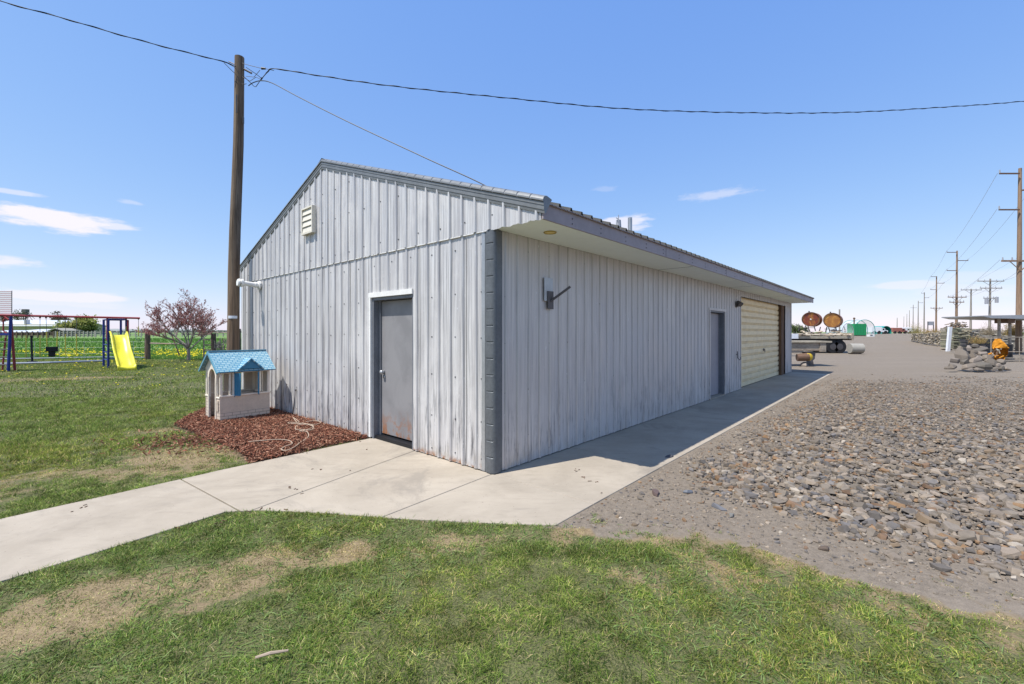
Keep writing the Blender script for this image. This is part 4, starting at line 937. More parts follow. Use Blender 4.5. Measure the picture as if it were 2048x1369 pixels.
o = npmesh('dandelions', Vv.reshape(-1, 3), (FB[None]+(np.arange(n)*8)[:, None, None]).reshape(-1, 4), M['chip'], cols={'Col': np.repeat(c, 8, 0)}); tag(o, 'yellow dandelion flowers dotted through the pasture and lawn', 'flowers', kind='stuff')

# ------------------------------------------------------------------ swing set
P1 = Vector((-18.37, 20.2, 0)); sw = empty('swing_set', (P1.x, P1.y, -.03), 0, 'red and blue metal swing set with yellow slide and striped canopy', 'swing set')
Q = lambda x, y, Y: P(x, y, Y)-Vector((P1.x, P1.y, -.03))
bA = Vector((-20.77, 18.4, 0))-P1; bd = Vector((.787, .617, 0)); bz = 2.29
b0 = bA-bd*1.6+Vector((0, 0, bz+.05)); b1 = Vector((0, 0, bz))+bd*1.1
MB().cyl(b0, b1, .045, n=12).build('top_beam', M['red'], sw)
ta = Vector((-.75, .66, 0)).normalized(); tb = Vector((.66, .75, 0)).normalized(); C1 = Vector((0, 0, 0)); C2 = ta*1.5; C3 = tb*.62; C4 = C2+C3
for i, c in enumerate((C1, C2, C3, C4)):
    MB().cyl(c, c+Vector((0, 0, 2.22)), .045, n=10).build('leg', M['navy'], sw)
MB().cyl(C1+Vector((-.07, .02, 1.25)), C1+Vector((-.07, .02, 2.26)), .035, n=8).cyl(C3+Vector((.08, 0, 1.2)), C3+Vector((.08, 0, 2.2)), .035, n=8).build('red_upright', M['red'], sw)
mb = MB()
for a, b in ((C1, C2), (C3, C4), (C1, C3), (C2, C4)): mb.cyl(a+Vector((0, 0, 2.22)), b+Vector((0, 0, 2.22)), .03, n=8)
mb.b2((0, 0, 0), (.001, .001, .001)); mb.build('tower_top', M['navy'], sw)
mb = MB()
for z in (.35, .7, 1.05, 1.35): mb.cyl(C1+Vector((0, 0, z)), C2+Vector((0, 0, z)), .02, n=6); mb.cyl(C2+Vector((0, 0, z)), C4+Vector((0, 0, z)), .02, n=6)
mb.build('ladder_rungs', M['navy'], sw)
mb = MB(); mb.f.append((0, 1, 2, 3)); mb.v += [tuple(c+Vector((0, 0, 1.42))) for c in (C1, C2, C4, C3)]; pf = mb.build('platform', M['darksteel'], sw); md = pf.modifiers.new('s', 'SOLIDIFY'); md.thickness = .04
# slide: U-section swept with a wavy profile
mb = MB(); sd_ = -ta; o0 = C1+tb*.02; prof = [(-.0, .16), (.03, .17), (.07, .02), (.31, -.01), (.55, .02), (.59, .17), (.62, .16)]
path = []
for k in range(33):
    t_ = k/32; s_ = t_*2.35; z = 1.47*(1-t_)**1.0
    z = 1.47*(1-max(0, t_-.05)/.95)**1.12; z += .10*math.sin(t_*math.pi*3.2-.3)*(1-t_)*1.0
    z = max(z, .13+.0*t_) if t_ < .93 else .13
    path.append((s_, z))
n = len(prof)
for (s_, z) in path:
    wdn = 1
    for (a, h_) in prof: mb.v.append(tuple(o0+tb*a*1.0+sd_*s_+Vector((0, 0, z+h_*(.55 if s_ > 2.2 else 1)))))
for i in range(len(path)-1):
    for j in range(n-1): mb.f.append((i*n+j, i*n+j+1, (i+1)*n+j+1, (i+1)*n+j))
s_, z = path[-1]; e0 = len(mb.v)
for (a, h_) in prof: mb.v.append(tuple(o0+tb*a+sd_*(s_+.05)+Vector((0, 0, .0))))
bb = (len(path)-1)*n
for j in range(n-1): mb.f.append((bb+j, bb+j+1, e0+j+1, e0+j))
so_ = mb.build('slide', M['yellowplastic'], sw, smooth=True, fix=False); md = so_.modifiers.new('s', 'SOLIDIFY'); md.thickness = .035; md.offset = -1
# left A-frame, ladder and canopy
A0 = bA; MB().cyl(A0+Vector((-.08, -.03, 0)), A0+Vector((0, 0, bz+.02)), .05, n=10).build('leg', M['navy'], sw)
MB().cyl(A0+Vector((-.12, .25, .0)), A0+Vector((-.08, .06, bz)), .045, n=10).build('leg', M['red'], sw)
Lf = Vector((-.95, -.1, 0))
MB().cyl(A0+Lf, A0+Lf+Vector((0, 0, bz)), .05, n=10).build('leg', M['navy'], sw); MB().cyl(A0+Lf*.45+Vector((-.0, .1, 0)), A0+Lf*.32+Vector((0, .1, 1.4)), .03, n=8).build('red_upright', M['red'], sw)
mb = MB()
for z in (.28, .6, .92, 1.22): mb.cyl(A0+Vector((-.06, 0, z)), A0+Lf+Vector((0, 0, z)), .022, n=6)
mb.build('ladder_rungs', M['darksteel'], sw)
MB().beam(A0+Vector((0, 0, 1.55)), A0+Lf*1.4+Vector((0, 0, 1.55)), .06, .09).build('platform', M['navy'], sw)
MB().tube([A0+Vector((-.25, 0, 2.2)), A0+Vector((-.32, 0, 2.1)), A0+Vector((-.32, 0, 1.7)), A0+Vector((-.22, 0, 1.6)), A0+Vector((-.1, 0, 1.55))], .025, 8).cyl(A0+Vector((-.3, 0, 2.3)), A0+Vector((-.1, 0, 2.15)), .03, n=8).build('grab_rail', M['red'], sw)
mb = MB(); c0 = A0+Vector((.0, .02, 2.36)); wv = Lf.normalized()*1.6; mb.box(c0+wv/2+Vector((0, 0, .49)), (1.6, .012, .98), Matrix.Rotation(math.atan2(wv.y, wv.x), 3, 'Z')); mb.build('canopy', M['awning'], sw)
MB().cyl(c0+Vector((.01, 0, -.05)), c0+Vector((.01, 0, .99)), .014, n=6).build('canopy_pole', M['darksteel'], sw)
def on_beam(x):
    k = (x-1024)/F; A = P1+bA; t_ = (k*A.y-A.x)/(bd.x-k*bd.y); q = bA+bd*t_; return Vector((q.x, q.y, bz-.01))
def swing(xa, xb, zb, seat):
    a, b = on_beam(xa), on_beam(xb); sr = empty('swing', (0, 0, 0)); sr.parent = sw
    for t_, q in ((0, a), (1, b)):
        lo_ = Vector((q.x, q.y, zb)); ins2 = (b-a)*(.1 if t_ == 0 else -.1) if seat == 'bucket' else Vector((0, 0, 0)); lo_ += Vector((ins2.x, ins2.y, 0)); mid_ = q+(lo_-q)*.45
        MB().cyl(q, mid_, .009, n=5).sphere(q+Vector((0, 0, -.03)), .035, 6, 4).build('chain', M['darksteel'], sr); MB().cyl(mid_, lo_, .018, n=6).build('chain_sleeve', M['yellowrope'], sr)
    c = (a+b)/2; c.z = zb; dr = (b-a).normalized()
    if seat == 'bucket':
        mb = MB(); L = (b-a).length*.42; nrm = Vector((dr.y, -dr.x, 0))
        for s2 in (-1, 1): mb.beam(c+dr*L*s2+nrm*.12, c+dr*L*s2-nrm*.12, .05, .22)
        mb.beam(c-dr*L+nrm*.12, c+dr*L+nrm*.12, .05, .2).beam(c-dr*L-nrm*.12, c+dr*L-nrm*.12, .05, .2).box(c+Vector((0, 0, -.2)), (.2, .2, .26), Matrix.Rotation(math.atan2(dr.y, dr.x), 3, 'Z')); mb.build('bucket_seat', M['rubber'], sr, bevel=.02)
    elif seat == 'strap':
        mb = MB(); pts = [a*1, b*1]; 
        q = [Vector((a.x, a.y, 0))*(1-t_)+Vector((b.x, b.y, 0))*t_+Vector((0, 0, zb-.16*math.sin(math.pi*t_))) for t_ in np.linspace(0, 1, 9)]
        for m1, m2 in zip(q[:-1], q[1:]): mb.beam(m1, m2, .12, .02)
        mb.build('strap_seat', M['yellowplastic'], sr)
    elif seat == 'bar': MB().cyl(Vector((a.x, a.y, zb)), Vector((b.x, b.y, zb)), .016, n=6).build('trapeze_bar', M['darksteel'], sr)
    elif seat == 'rings':
        for q in (a, b): MB().tube([Vector((q.x, q.y, zb-.1))+dr*.1*math.cos(t_)+Vector((0, 0, .1*math.sin(t_))) for t_ in np.linspace(0, 2*math.pi, 13)], .012, 6).build('ring', M['galv'], sr)
swing(52, 80, .58, 'bar'); swing(92, 116, .9, 'bucket'); swing(131, 153, .66, 'strap'); swing(252, 277, 1.45, 'rings')

# ------------------------------------------------------------------ trees
def treeskel(seed, base_p, h, spread, levels, nb, up=.5, r0=.09, first=.25, wig=.15):
    rr = random.Random(seed); segs = []; tips = []
    def grow(p, d, L, r, lev):
        pts = [p]; q = p; dd = d.copy(); n = 4
        for i in range(n):
            dd = (dd+Vector((rr.gauss(0, wig), rr.gauss(0, wig), rr.gauss(0, wig*.6)+.03))).normalized(); q = q+dd*L/n; pts.append(q)
        segs.append((pts, r, r*.5, lev))
        if lev >= levels: tips.append((pts, dd)); return
        for k in range(nb if lev else nb+1):
            t_ = rr.uniform(.35, 1.0); i = min(int(t_*n), n-1); s_ = pts[i].lerp(pts[i+1], t_*n-i); a = rr.uniform(0, 2*math.pi)
            side_ = Vector((math.cos(a), math.sin(a), rr.uniform(-.1, .6))).normalized(); nd = (dd*(1-spread)+side_*spread+Vector((0, 0, up*.35))).normalized(); grow(s_, nd, L*rr.uniform(.55, .78), r*.55, lev+1)
    return grow, segs, tips
def redbud():
    b = Vector((X_(377, 25.6), 25.6, -.03)); root = empty('ornamental_tree', b, 0, 'small spreading ornamental tree with reddish pink buds near the wooden fence', 'tree'); root.scale = (.78, .78, .84); rr = random.Random(5)
    segs = []; tips = []
    def grow(p, d, L, r, lev):
        pts = [p]; q = p; dd = d.copy(); n = 5
        for i in range(n): dd = (dd+Vector((rr.gauss(0, .1), rr.gauss(0, .1), rr.gauss(0, .06)+.015))).normalized(); q = q+dd*L/n; pts.append(q)
        segs.append((pts, r, r*.45)); tips.append((pts, lev))
        if lev >= 3: return
        for k in range((5, 5, 4)[lev]):
            t_ = rr.uniform(.3, .98); i = min(int(t_*n), n-1); s_ = pts[i].lerp(pts[i+1], t_*n-i); a = rr.uniform(0, 2*math.pi)
            nd = (dd*.75+Vector((math.cos(a), math.sin(a), rr.uniform(-.1, .5)))*.6).normalized(); grow(s_, nd, L*rr.uniform(.45, .68), r*.5, lev+1)
    mb = MB(); mb.tube([(0, 0, 0), (.02, 0, .4), (.0, 0, .85)], [.13, .10, .09], 9)
    for k in range(9):
        a = 2*math.pi*k/9+rr.uniform(-.3, .3); tl = rr.uniform(.75, 1.45) if k % 3 else .35; d = Vector((math.cos(a)*tl, math.sin(a)*tl, 1)).normalized(); grow(Vector((0, 0, rr.uniform(.6, .95))), d, rr.uniform(2.1, 2.6), .05, 0)
    for pts, ra, rb in segs:
        if ra > .015: mb.tube(pts, [ra+(rb-ra)*i/(len(pts)-1) for i in range(len(pts))], 6, caps=False)
    mb.build('trunk', M['greypole'], root); mb2 = MB()
    for pts, ra, rb in segs:
        if ra <= .015: mb2.tube(pts, [max(.004, ra*.8), max(.004, ra*.7), .004, .004, .003, .003][:len(pts)], 3, caps=False)
    tw = mb2.build('twigs', M['brownsteel'], root)
    Vv = []; Cc = []
    for pts, lev in tips:
        if lev < 1: continue
        for i in range({1: 18, 2: 18, 3: 11}[lev]):
            t_ = rr.uniform(.1, 1); k = min(int(t_*5), 4); p = pts[k].lerp(pts[k+1], t_*5-k)+Vector((rr.gauss(0, .025), rr.gauss(0, .025), rr.gauss(0, .025))); s_ = rr.uniform(.018, .040)
            m_ = Euler((rr.uniform(0, 6), rr.uniform(0, 6), rr.uniform(0, 6))).to_matrix()
            for q in ((-1, -.5, 0), (1, -.6, 0), (.8, .6, 0), (-.7, .5, 0)): Vv.append(p+m_ @ (Vector(q)*s_))
            c = rr.choice([(.42, .17, .17), (.5, .25, .24), (.30, .11, .10), (.36, .17, .12), (.58, .36, .33)]); Cc += [c]*4
    o = npmesh('crown', np.array([tuple(v) for v in Vv]), np.arange(len(Vv)).reshape(-1, 4), M['leaf'], root, cols={'Col': np.array(Cc)})
redbud()
def bushy(name, x, Y, zc, rx, ry, rz, cols, label, n=2600, leaf=.25, trunk=True, cat='tree', group=None, seed=0, wire=False):
    rr = np.random.default_rng(seed+11); b = Vector((X_(x, Y), Y, gx(0, Y))); root = empty(name, b, 0, label, cat, group)
    k = 26; cen = rr.normal(0, 1, (k, 3)); cen /= np.linalg.norm(cen, axis=1)[:, None]; cen *= rr.uniform(.25, .85, (k, 1)); cs = rr.uniform(.18, .38, k)
    i = rr.integers(0, k, n); p = cen[i]+rr.normal(0, 1, (n, 3))*cs[i][:, None]*.6; p *= np.array([rx, ry, rz]); p[:, 2] += zc; p[:, 2] = np.maximum(p[:, 2], .05)
    q = np.array([[-1, -.6, 0], [1, -.6, 0], [.8, .7, 0], [-.8, .6, 0]])*leaf*.5; Rm = rand_rot(n, 2.5); s_ = rr.uniform(.5, 1.3, n); V = np.einsum('nij,nkj->nki', Rm, q[None]*s_[:, None, None])+p[:, None]
    c = np.array(cols)[rr.integers(0, len(cols), k)[i]]*rr.uniform(.7, 1.3, (n, 1)); npmesh('crown', V.reshape(-1, 3), np.arange(n*4).reshape(-1, 4), M['leaf'], root, cols={'Col': np.repeat(c, 4, 0)})
    mb = MB(); rd = random.Random(seed)
    mb.tube([(0, 0, 0), (0, 0, zc*.5), (rx*.05, 0, zc)], [rx*.07, rx*.05, rx*.02], 7)
    for _ in range(7): a = rd.uniform(0, 6.3); mb.tube([(0, 0, zc*.4), (math.cos(a)*rx*.3, math.sin(a)*ry*.3, zc*.8), (math.cos(a)*rx*.7, math.sin(a)*ry*.7, zc+rz*.4)], [rx*.035, rx*.02, rx*.008], 5)
    mb.build('trunk', M['greypole'], root); return root
def at(x, Y, z=None): 
    zz = gx(0, Y) if z is None else z
    return Vector((X_(x, Y), Y, zz))
GOL = [(.34, .36, .10), (.44, .42, .14), (.24, .27, .08)]; DG = [(.03, .055, .02), (.05, .075, .03), (.025, .04, .02)]; BR = [(.14, .11, .08), (.17, .13, .1), (.1, .085, .06)]
bushy('willow_tree', 157, 95, 2.4, 3.3, 3, 2.0, GOL, 'round yellow green willow at the right end of the farm buildings', 4200, .35, seed=1)
bushy('evergreen_shrub', 178, 97, 1.7, 1.5, 1.5, 1.3, DG, 'low dark evergreen just right of the yellow green willow', 1500, .3, seed=2, cat='shrub')
for i, (x, zc, rx, lb) in enumerate([(10, 5.2, 2.4, 'bare brown tree behind the left part of the long barn roof'), (42, 5.4, 3.0, 'greenish tree behind the middle of the long barn roof'), (115, 5.0, 2.4, 'bare brown tree behind the right end of the barn roof'), (137, 3.6, 2.2, 'bare grey tree between the barn and the willow')]):
    bushy('far_tree', x, 135, zc, rx, 2, 2.0, BR if i != 1 else [(.09, .11, .05), (.12, .13, .06)], lb, 900, .3, seed=10+i, group='trees behind the long barn')
# ------------------------------------------------------------------ farm buildings at the left horizon
YB = 105
b0 = at(-25, YB); b1 = at(126.5, YB); r = empty('long_barn', b0, 0, 'long low farm barn with white metal roof and olive wall', 'barn'); L = b1.x-b0.x
MB().b2((0, 0, 0), (L, 11, 2.4+.0)).build('wall', M['olive'], r)
zb_ = CH+(YH-651)/F*YB-b0.z; zt_ = CH+(YH-643)/F*YB-b0.z+.4
mb = MB(); mb.prism([(-.5, zb_-.1), (5.5, zt_), (11.5, zb_-.1), (11.5, zb_-.25), (5.5, zt_-.15), (-.5, zb_-.25)], 0, -.3, L+.3); mb.build('roof', M['metalroof'], r)
MB().b2((L-10.4*1.0, 1.0, zb_+.3), (L-9.8, 1.8, zt_)).build('roof_vent', M['galv'], r)
mb = MB(); mb.prism([(0, zb_-.3), (5.5, zt_-.2), (11, zb_-.3)], 0, .05, .25); mb.prism([(0, zb_-.3), (5.5, zt_-.2), (11, zb_-.3)], 0, L-.25, L-.05); mb.build('gable_end', M['olive'], r)
MB().b2((0, .01, 0), (L, .02, .01)).b2((.5, -.02, 0), (L-.5, -.005, .9)).build('plinth', M['barngrey'], r)
YS = 92
def leanto(x0, x1, y0, y1, label, Y):
    a = at(x0, Y); b = at(x1, Y); r = empty('cattle_shed', a, 0, label, 'shed', 'low sheds in front of the barn'); L = b.x-a.x; zt = CH+(YH-y0)/F*Y-a.z; zl = CH+(YH-y1)/F*Y-a.z
    mb = MB(); mb.prism([(0, zl-.1), (3, zt), (3, zt-.1), (0, zl-.2)], 0, 0, L); mb.build('roof', M['metalroof'], r); MB().b2((0, 2.7, 0), (L, 2.9, zt-.15)).build('back_wall', M['darkhole'], r); mb = MB()
    for k in range(6): mb.b2((L*k/5-.08, .1, 0), (L*k/5+.08, .25, zl-.1))
    mb.build('post_row', M['fencewood'], r)
leanto(-20, 82, 661, 664, 'low open cattle shed with pale roof in front of the long barn', YS); leanto(52, 88, 658.6, 660.2, 'narrow pale roofed lean-to between cattle shed and barn', YS+6)
a = at(101, YS-2); r = empty('open_shed', a, 0, 'small dark open fronted shed with peaked roof near the willow', 'shed'); wd = 24/F*(YS-2); hp = CH+(YH-656.5)/F*(YS-2)-a.z; he = CH+(YH-660.5)/F*(YS-2)-a.z
MB().prism([(-.3, he-.1), (wd/2, hp), (wd+.3, he-.1), (wd+.3, he-.22), (wd/2, hp-.14), (-.3, he-.22)], 1, -.3, 4).build('roof', M['barngrey'], r)
MB().b2((0, 3.6, 0), (wd, 3.7, he-.2)).b2((0, 0, 0), (.1, 3.6, he-.2)).b2((wd-.1, 0, 0), (wd, 3.6, he-.2)).build('wall', M['fencewood'], r); MB().prism([(0.1, he-.2), (wd/2, hp-.16), (wd-.1, he-.2)], 1, .1, .2).build('gable_front', M['darkhole'], r)
# corral fence
def railfence(name, x0, x1, Y, h, nr, np_, label, mat, cat='fence', th=.09):
    a = at(x0, Y); b = at(x1, Y); r = empty(name, a, 0, label, cat); L = b.x-a.x; mb = MB()
    for k in range(nr): z = h*(k+.7)/nr; mb.beam((0, 0, z), (L, 0, z+.02), .04, th*1.6)
    mb.build('rails', mat, r); n = np_
    for k in range(n+1): MB().b2((L*k/n-th, -.12, 0), (L*k/n+th, .0, h+.15)).build('post', mat, r)
railfence('corral_fence', -40, 108, 76, 1.0, 4, 14, 'long dark plank corral fence in front of the cattle sheds', M['fencewood']); railfence('corral_fence', 112, 192, 80, 1.0, 3, 10, 'greyer corral fence right of the open fronted shed', M['barngrey'])
railfence('pasture_fence', 190, 470, 84, 1.0, 2, 24, 'far low pale fence across the pasture horizon', M['barngrey'])
# grain leg tower and poles
a = at(51, 125); r = empty('grain_elevator', a, 0, 'thin dark grain elevator tower with sloping spouts behind the barn', 'tower'); H = CH+(YH-619)/F*125-a.z; mb = MB()
for dx in (-.3, .3):
    for dy in (-.3, .3): mb.cyl((dx, dy, 0), (dx, dy, H-.6), .07, n=5)
for k in range(8): z = H*k/8; mb.cyl((-.3, 0, z), (.3, 0, z+H/8), .05, n=4); mb.cyl((.3, 0, z), (-.3, 0, z+H/8), .05, n=4)
mb.build('tower_frame', M['darksteel'], r); MB().b2((-.6, -.5, H-.9), (.6, .5, H)).build('head_house', M['darksteel'], r)
for dx, zz in ((2.6, H*.62), (2.0, H*.55), (-1.2, H*.7)): MB().cyl((0, 0, H-.7), (dx, 0, zz), .07, n=5).build('spout', M['darksteel'], r)
# green band of distant windbreaks at the horizon
n = 9000; X = rng.uniform(-620, -60, n); Y = rng.uniform(330, 520, n); keep = fbm(X*.02, Y*.01, 5) > .44; X = X[keep]; Y = Y[keep]; n = len(X); hh = rng.uniform(0, 1, n)*(1.2+4.5*np.clip(fbm(X*.03, Y*.0, 8)-.35, 0, 1))
q = np.array([[-1, -.6, 0], [1, -.6, 0], [.8, .7, 0], [-.8, .6, 0]])*.9; V = np.einsum('nij,nkj->nki', rand_rot(n, 2.5), np.tile(q, (n, 1, 1)))+np.stack([X, Y, terr(X, Y)+hh], -1)[:, None]
o = npmesh('distant_windbreak', V.reshape(-1, 3), np.arange(n*4).reshape(-1, 4), M['leaf'], cols={'Col': np.repeat(np.array([[.10, .11, .09]])*rng.uniform(.6, 1.5, (n, 1)), 4, 0)}); tag(o, 'low grey green line of distant trees along the pasture horizon', 'woodland', kind='stuff')
# low hills closing the horizon
def hills(x0, x1, Y, h, sd):
    X = np.linspace(x0, x1, 90); H = h*(.4+fbm(X*.004, X*0, sd, 4)); rows = []
    for k, (dy, f_) in enumerate(((-500, 0), (-200, .55), (0, 1), (400, .6), (900, 0))): rows.append(np.stack([X, np.full_like(X, Y+dy), H*f_-2*(f_ == 0)+.6], -1))
    V = np.concatenate(rows); n = 90; I = np.arange(5*n).reshape(5, n); Fq = np.stack([I[:-1, :-1], I[:-1, 1:], I[1:, 1:], I[1:, :-1]], -1).reshape(-1, 4); return npmesh('hills', V, Fq, M['hill'])
m = Mat('hazy_hill'); M['hill'] = m.out(m.mix(m.noise((.01, .01, .01), 1, 5), (.2, .22, .2), (.3, .3, .27)), .95)
o = hills(-4200, 200, 2600, 22, 3); tag(o, kind='structure')

# ------------------------------------------------------------------ fence, gate, standpipe by the lawn
def fpost(x, ytop, Y, w_, label, lean=0):
    a = at(x, Y, -.03); h = CH+(YH-ytop)/F*Y+.03
    mb = MB(); mb.tube([(0, 0, 0), (lean*.5, 0, h*.5), (lean, 0, h)], [w_*.62, w_*.58, w_*.55], 8, jit=.06); o = mb.build('fence_post', M['fencewood']); o.location = a; tag(o, label, 'fence post', 'thick dark wooden fence posts')
fpost(295, 660, 26.6, .24, 'thick dark fence post standing alone right of the yellow slide'); fpost(427, 667, 25.5, .23, 'thick dark fence post left of the utility pole above the playhouse roof'); fpost(476, 658, 24.5, .25, 'thick dark fence post squeezed between utility pole and shed corner')
def rail(x0, y0, x1, y1, Ya, Yb, r_, label, name='fence_rail', mat='oldrail', cat='fence rail'):
    mb = MB(); a, b = P(x0, y0, Ya), P(x1, y1, Yb); mb.tube([a, a.lerp(b, .5)+Vector((0, 0, -.02)), b], r_, 7, jit=.05); tag(mb.build(name, M[mat]), label, cat)
rail(300, 687, 372, 688, 26.6, 26.2, .045, 'grey wooden rail running from the lone post to the tree'); rail(342, 666, 359, 711, 26.4, 26.2, .035, 'dark slanting brace leaning behind the pink budded tree', 'fence_brace', 'fencewood', 'brace'); rail(372, 668, 427, 669, 26.2, 25.5, .035, 'top wooden rail between the tree and the left dark post')
rail(432, 666, 478, 664, 25.5, 24.5, .035, 'short top rail passing behind the utility pole')
ga = P(406, 712, 26); gt = empty('farm_gate', (ga.x, ga.y, -.03), 0, 'pale wooden farm gate with four bars between tree and dark post', 'gate'); wd = (424-406)/F*26; 
MB().b2((0, 0, .1), (.06, .05, 1.25)).b2((wd, 0, .1), (wd+.06, .05, 1.25)).build('gate_stile', M['oldrail'], gt)
for z in (.25, .55, .85, 1.15): MB().b2((.06, .01, z), (wd, .04, z+.07)).build('gate_bar', M['oldrail'], gt)
mb = MB(); rr = random.Random(3); c0 = P(440, 704, 25.2)
for k in range(60): x = rr.uniform(-.22, .25); z = rr.uniform(0, .95); a = Vector((c0.x+x, c0.y+rr.uniform(-.2, .2), z)); b = a+Vector((rr.uniform(-.12, .12), rr.uniform(-.2, .2), rr.uniform(.15, .45))); mb.tube([a, b], rr.uniform(.012, .03), 5)
tag(mb.build('brushwood_bundle', M['oldrail']), 'upright bundle of cut branches between dark post and utility pole', 'brushwood')
# wire fence on thin stakes left
r = empty('wire_fence', at(-30, 26.8, -.03), 0, 'thin wire fence on slim stakes between lawn and pasture', 'fence'); x0_ = at(-30, 26.8).x; x1_ = at(292, 26.8).x; 
mb = MB(); [mb.cyl((0, 0, z), (x1_-x0_, 0, z), .003, n=4) for z in (.35, .7, 1.05)]; mb.build('wire', M['galv'], r)
for k in range(7): MB().cyl(((x1_-x0_)*k/6.5, 0, 0), ((x1_-x0_)*k/6.5, 0, 1.1), .011, n=6).build('stake', M['galv'], r)
# irrigation pipes + standpipe
mb = MB().tube([G(-60, 729.5, .05), G(100, 725.5, .06), G(205, 722, .05)], .05, 8); tag(mb.build('irrigation_pipe', M['galv']), 'nearer pale irrigation pipe lying along the edge of the lawn', 'pipe')
mb = MB().tube([G(-60, 719, .05), G(80, 717, .05), G(215, 714.5, .05), G(290, 715.5, .05)], .035, 8); tag(mb.build('irrigation_pipe', M['galv']), 'farther thin pale irrigation pipe in the pasture grass', 'pipe')
a = G(64.5, 727); r = empty('standpipe', a, 0, 'slim black standpipe with broad foot beside the irrigation pipe', 'standpipe'); MB().cyl((0, 0, 0), (-.04, 0, 1.33), .045, n=10).cyl((-.04, 0, 1.33), (-.04, 0, 1.42), .055, n=10).build('pipe', M['black'], r); MB().cyl((0, 0, 0), (0, 0, .12), .16, .12, n=12).b2((-.22, -.06, .02), (.22, .06, .1)).build('foot', M['black'], r)

# ------------------------------------------------------------------ yard: wagon with beam, stone trailer, tanks
# timber beam wagon (near)
Yw = 21.2; zz = -.03
o0 = Vector((X_(1560, Yw), Yw, zz)); r = empty('timber_wagon', o0, 0, 'low timber deck on a single stand with a yellow hub sticking out past the shed', 'wagon')
xw = X_(1648, Yw)-o0.x; zt = CH+(YH-682.5)/F*Yw+.03; zm = CH+(YH-685.8)/F*Yw+.03; zl = CH+(YH-704)/F*Yw+.03
MB().b2((-.6, -.2, zm), (xw+.25, 1.1, zt)).build('deck_board', M['timber'], r, bevel=.01)
MB().b2((-.6, -.12, zl+.05), (xw-.0, .25, zm-.003)).b2((xw-.3, -.16, zl), (xw+.0, .9, zm-.003)).build('side_beam', M['oldrail'], r, bevel=.015)
MB().b2((xw+.0, .2, zl+.22), (xw+.22, .8, zm-.003)).build('end_block', M['jamb'], r)
lx = X_(1624, Yw)-o0.x; mb = MB(); mb.prism([(lx-.35, zl-.01), (lx+.14, zl-.01), (lx+.1, .36), (lx+.02, .28), (lx+.06, .04), (lx-.12, .04), (lx-.1, .3), (lx-.2, .5)], 1, -.05, .25); mb.build('stand', M['darksteel'], r)
MB().cyl((lx-.75, -.05, .42), (lx-.28, -.15, .46), .17, .2, n=16).build('hub_drum', M['brownsteel'], r, smooth=False)
MB().sphere((lx-.30, -.22, .46), (.19, .09, .18), 14, 9).build('hub_cap', M['greyyellow'], r, smooth=True)
rock_obj('rubble_stone', Vector((o0.x+lx-.45, Yw-.1, .05)), (.28, .25, .25), (0, 0, 1), 77, (.28, .24, .2), 'pale rubble lump on the gravel under the timber wagon', 'stone')
# stone trailer with wheels
Yt = 34.; zg = gx(0, Yt); o1 = Vector((X_(1575, Yt), Yt, zg)); r = empty('flatbed_trailer', o1, 0, 'wooden flatbed trailer with black wheels parked beyond the shed', 'trailer')
LX = X_(1707, Yt)-o1.x; zd = CH+(YH-672)/F*Yt-zg
MB().b2((0, 0, zd-.22), (LX, 2.4, zd-.02)).build('deck', M['timber'], r); MB().b2((.1, .3, zd-.45), (LX-.6, .45, zd-.221)).b2((.1, 1.9, zd-.45), (LX-.6, 2.05, zd-.221)).build('chassis', M['black'], r)
MB().b2((LX-.12, -.02, zd-.35), (LX+.02, 2.42, zd+.22)).build('tail_board', M['timber'], r)
for yy in (.25, 1.95):
    for xx in (1668, 1682): 
        c = Vector((X_(xx, Yt)-o1.x, yy, .5)); wo = MB().cyl(c-Vector((0, .16, 0)), c+Vector((0, .16, 0)), .5, n=24).build('wheel', M['rubber'], r, bevel=.03); MB().cyl(c-Vector((0, .165, 0)), c-Vector((0, .12, 0)), .24, n=16).build('rim', M['darksteel'], wo)
MB().b2((X_(1588, Yt)-o1.x, .3, 0), (X_(1612, Yt)-o1.x, .6, zd-.46)).build('support_block', M['oldrail'], r)
c = Vector((X_(1693, Yt)-o1.x, .0, 0)); 
a = at(1692, 33.2); mb = MB().cyl((0, 0, .0), (.0, .0, .0001), .01); dr_ = empty('concrete_drum', Vector((X_(1691, 33.4), 33.0, zg)), 0, 'short grey concrete drum lying by the trailer tail', 'drum')
MB().cyl((0, 0, .42), (.85, -.1, .42), .36, n=20).build('drum_body', M['barngrey'], dr_, smooth=False); MB().b2((.1, -.25, 0), (.7, .25, .1)).build('drum_cradle', M['fencewood'], dr_)
dr2 = MB().cyl((0, 0, .12), (.55, .1, .12), .12, n=10).cyl((.6, .1, .08), (.8, .15, .06), .05, n=8).build('log', M['timber']); dr2.location = Vector((X_(1712, 37), 37, gx(0, 37)+.35)); tag(dr2, 'short log lying on the ground behind the grey drum', 'log')
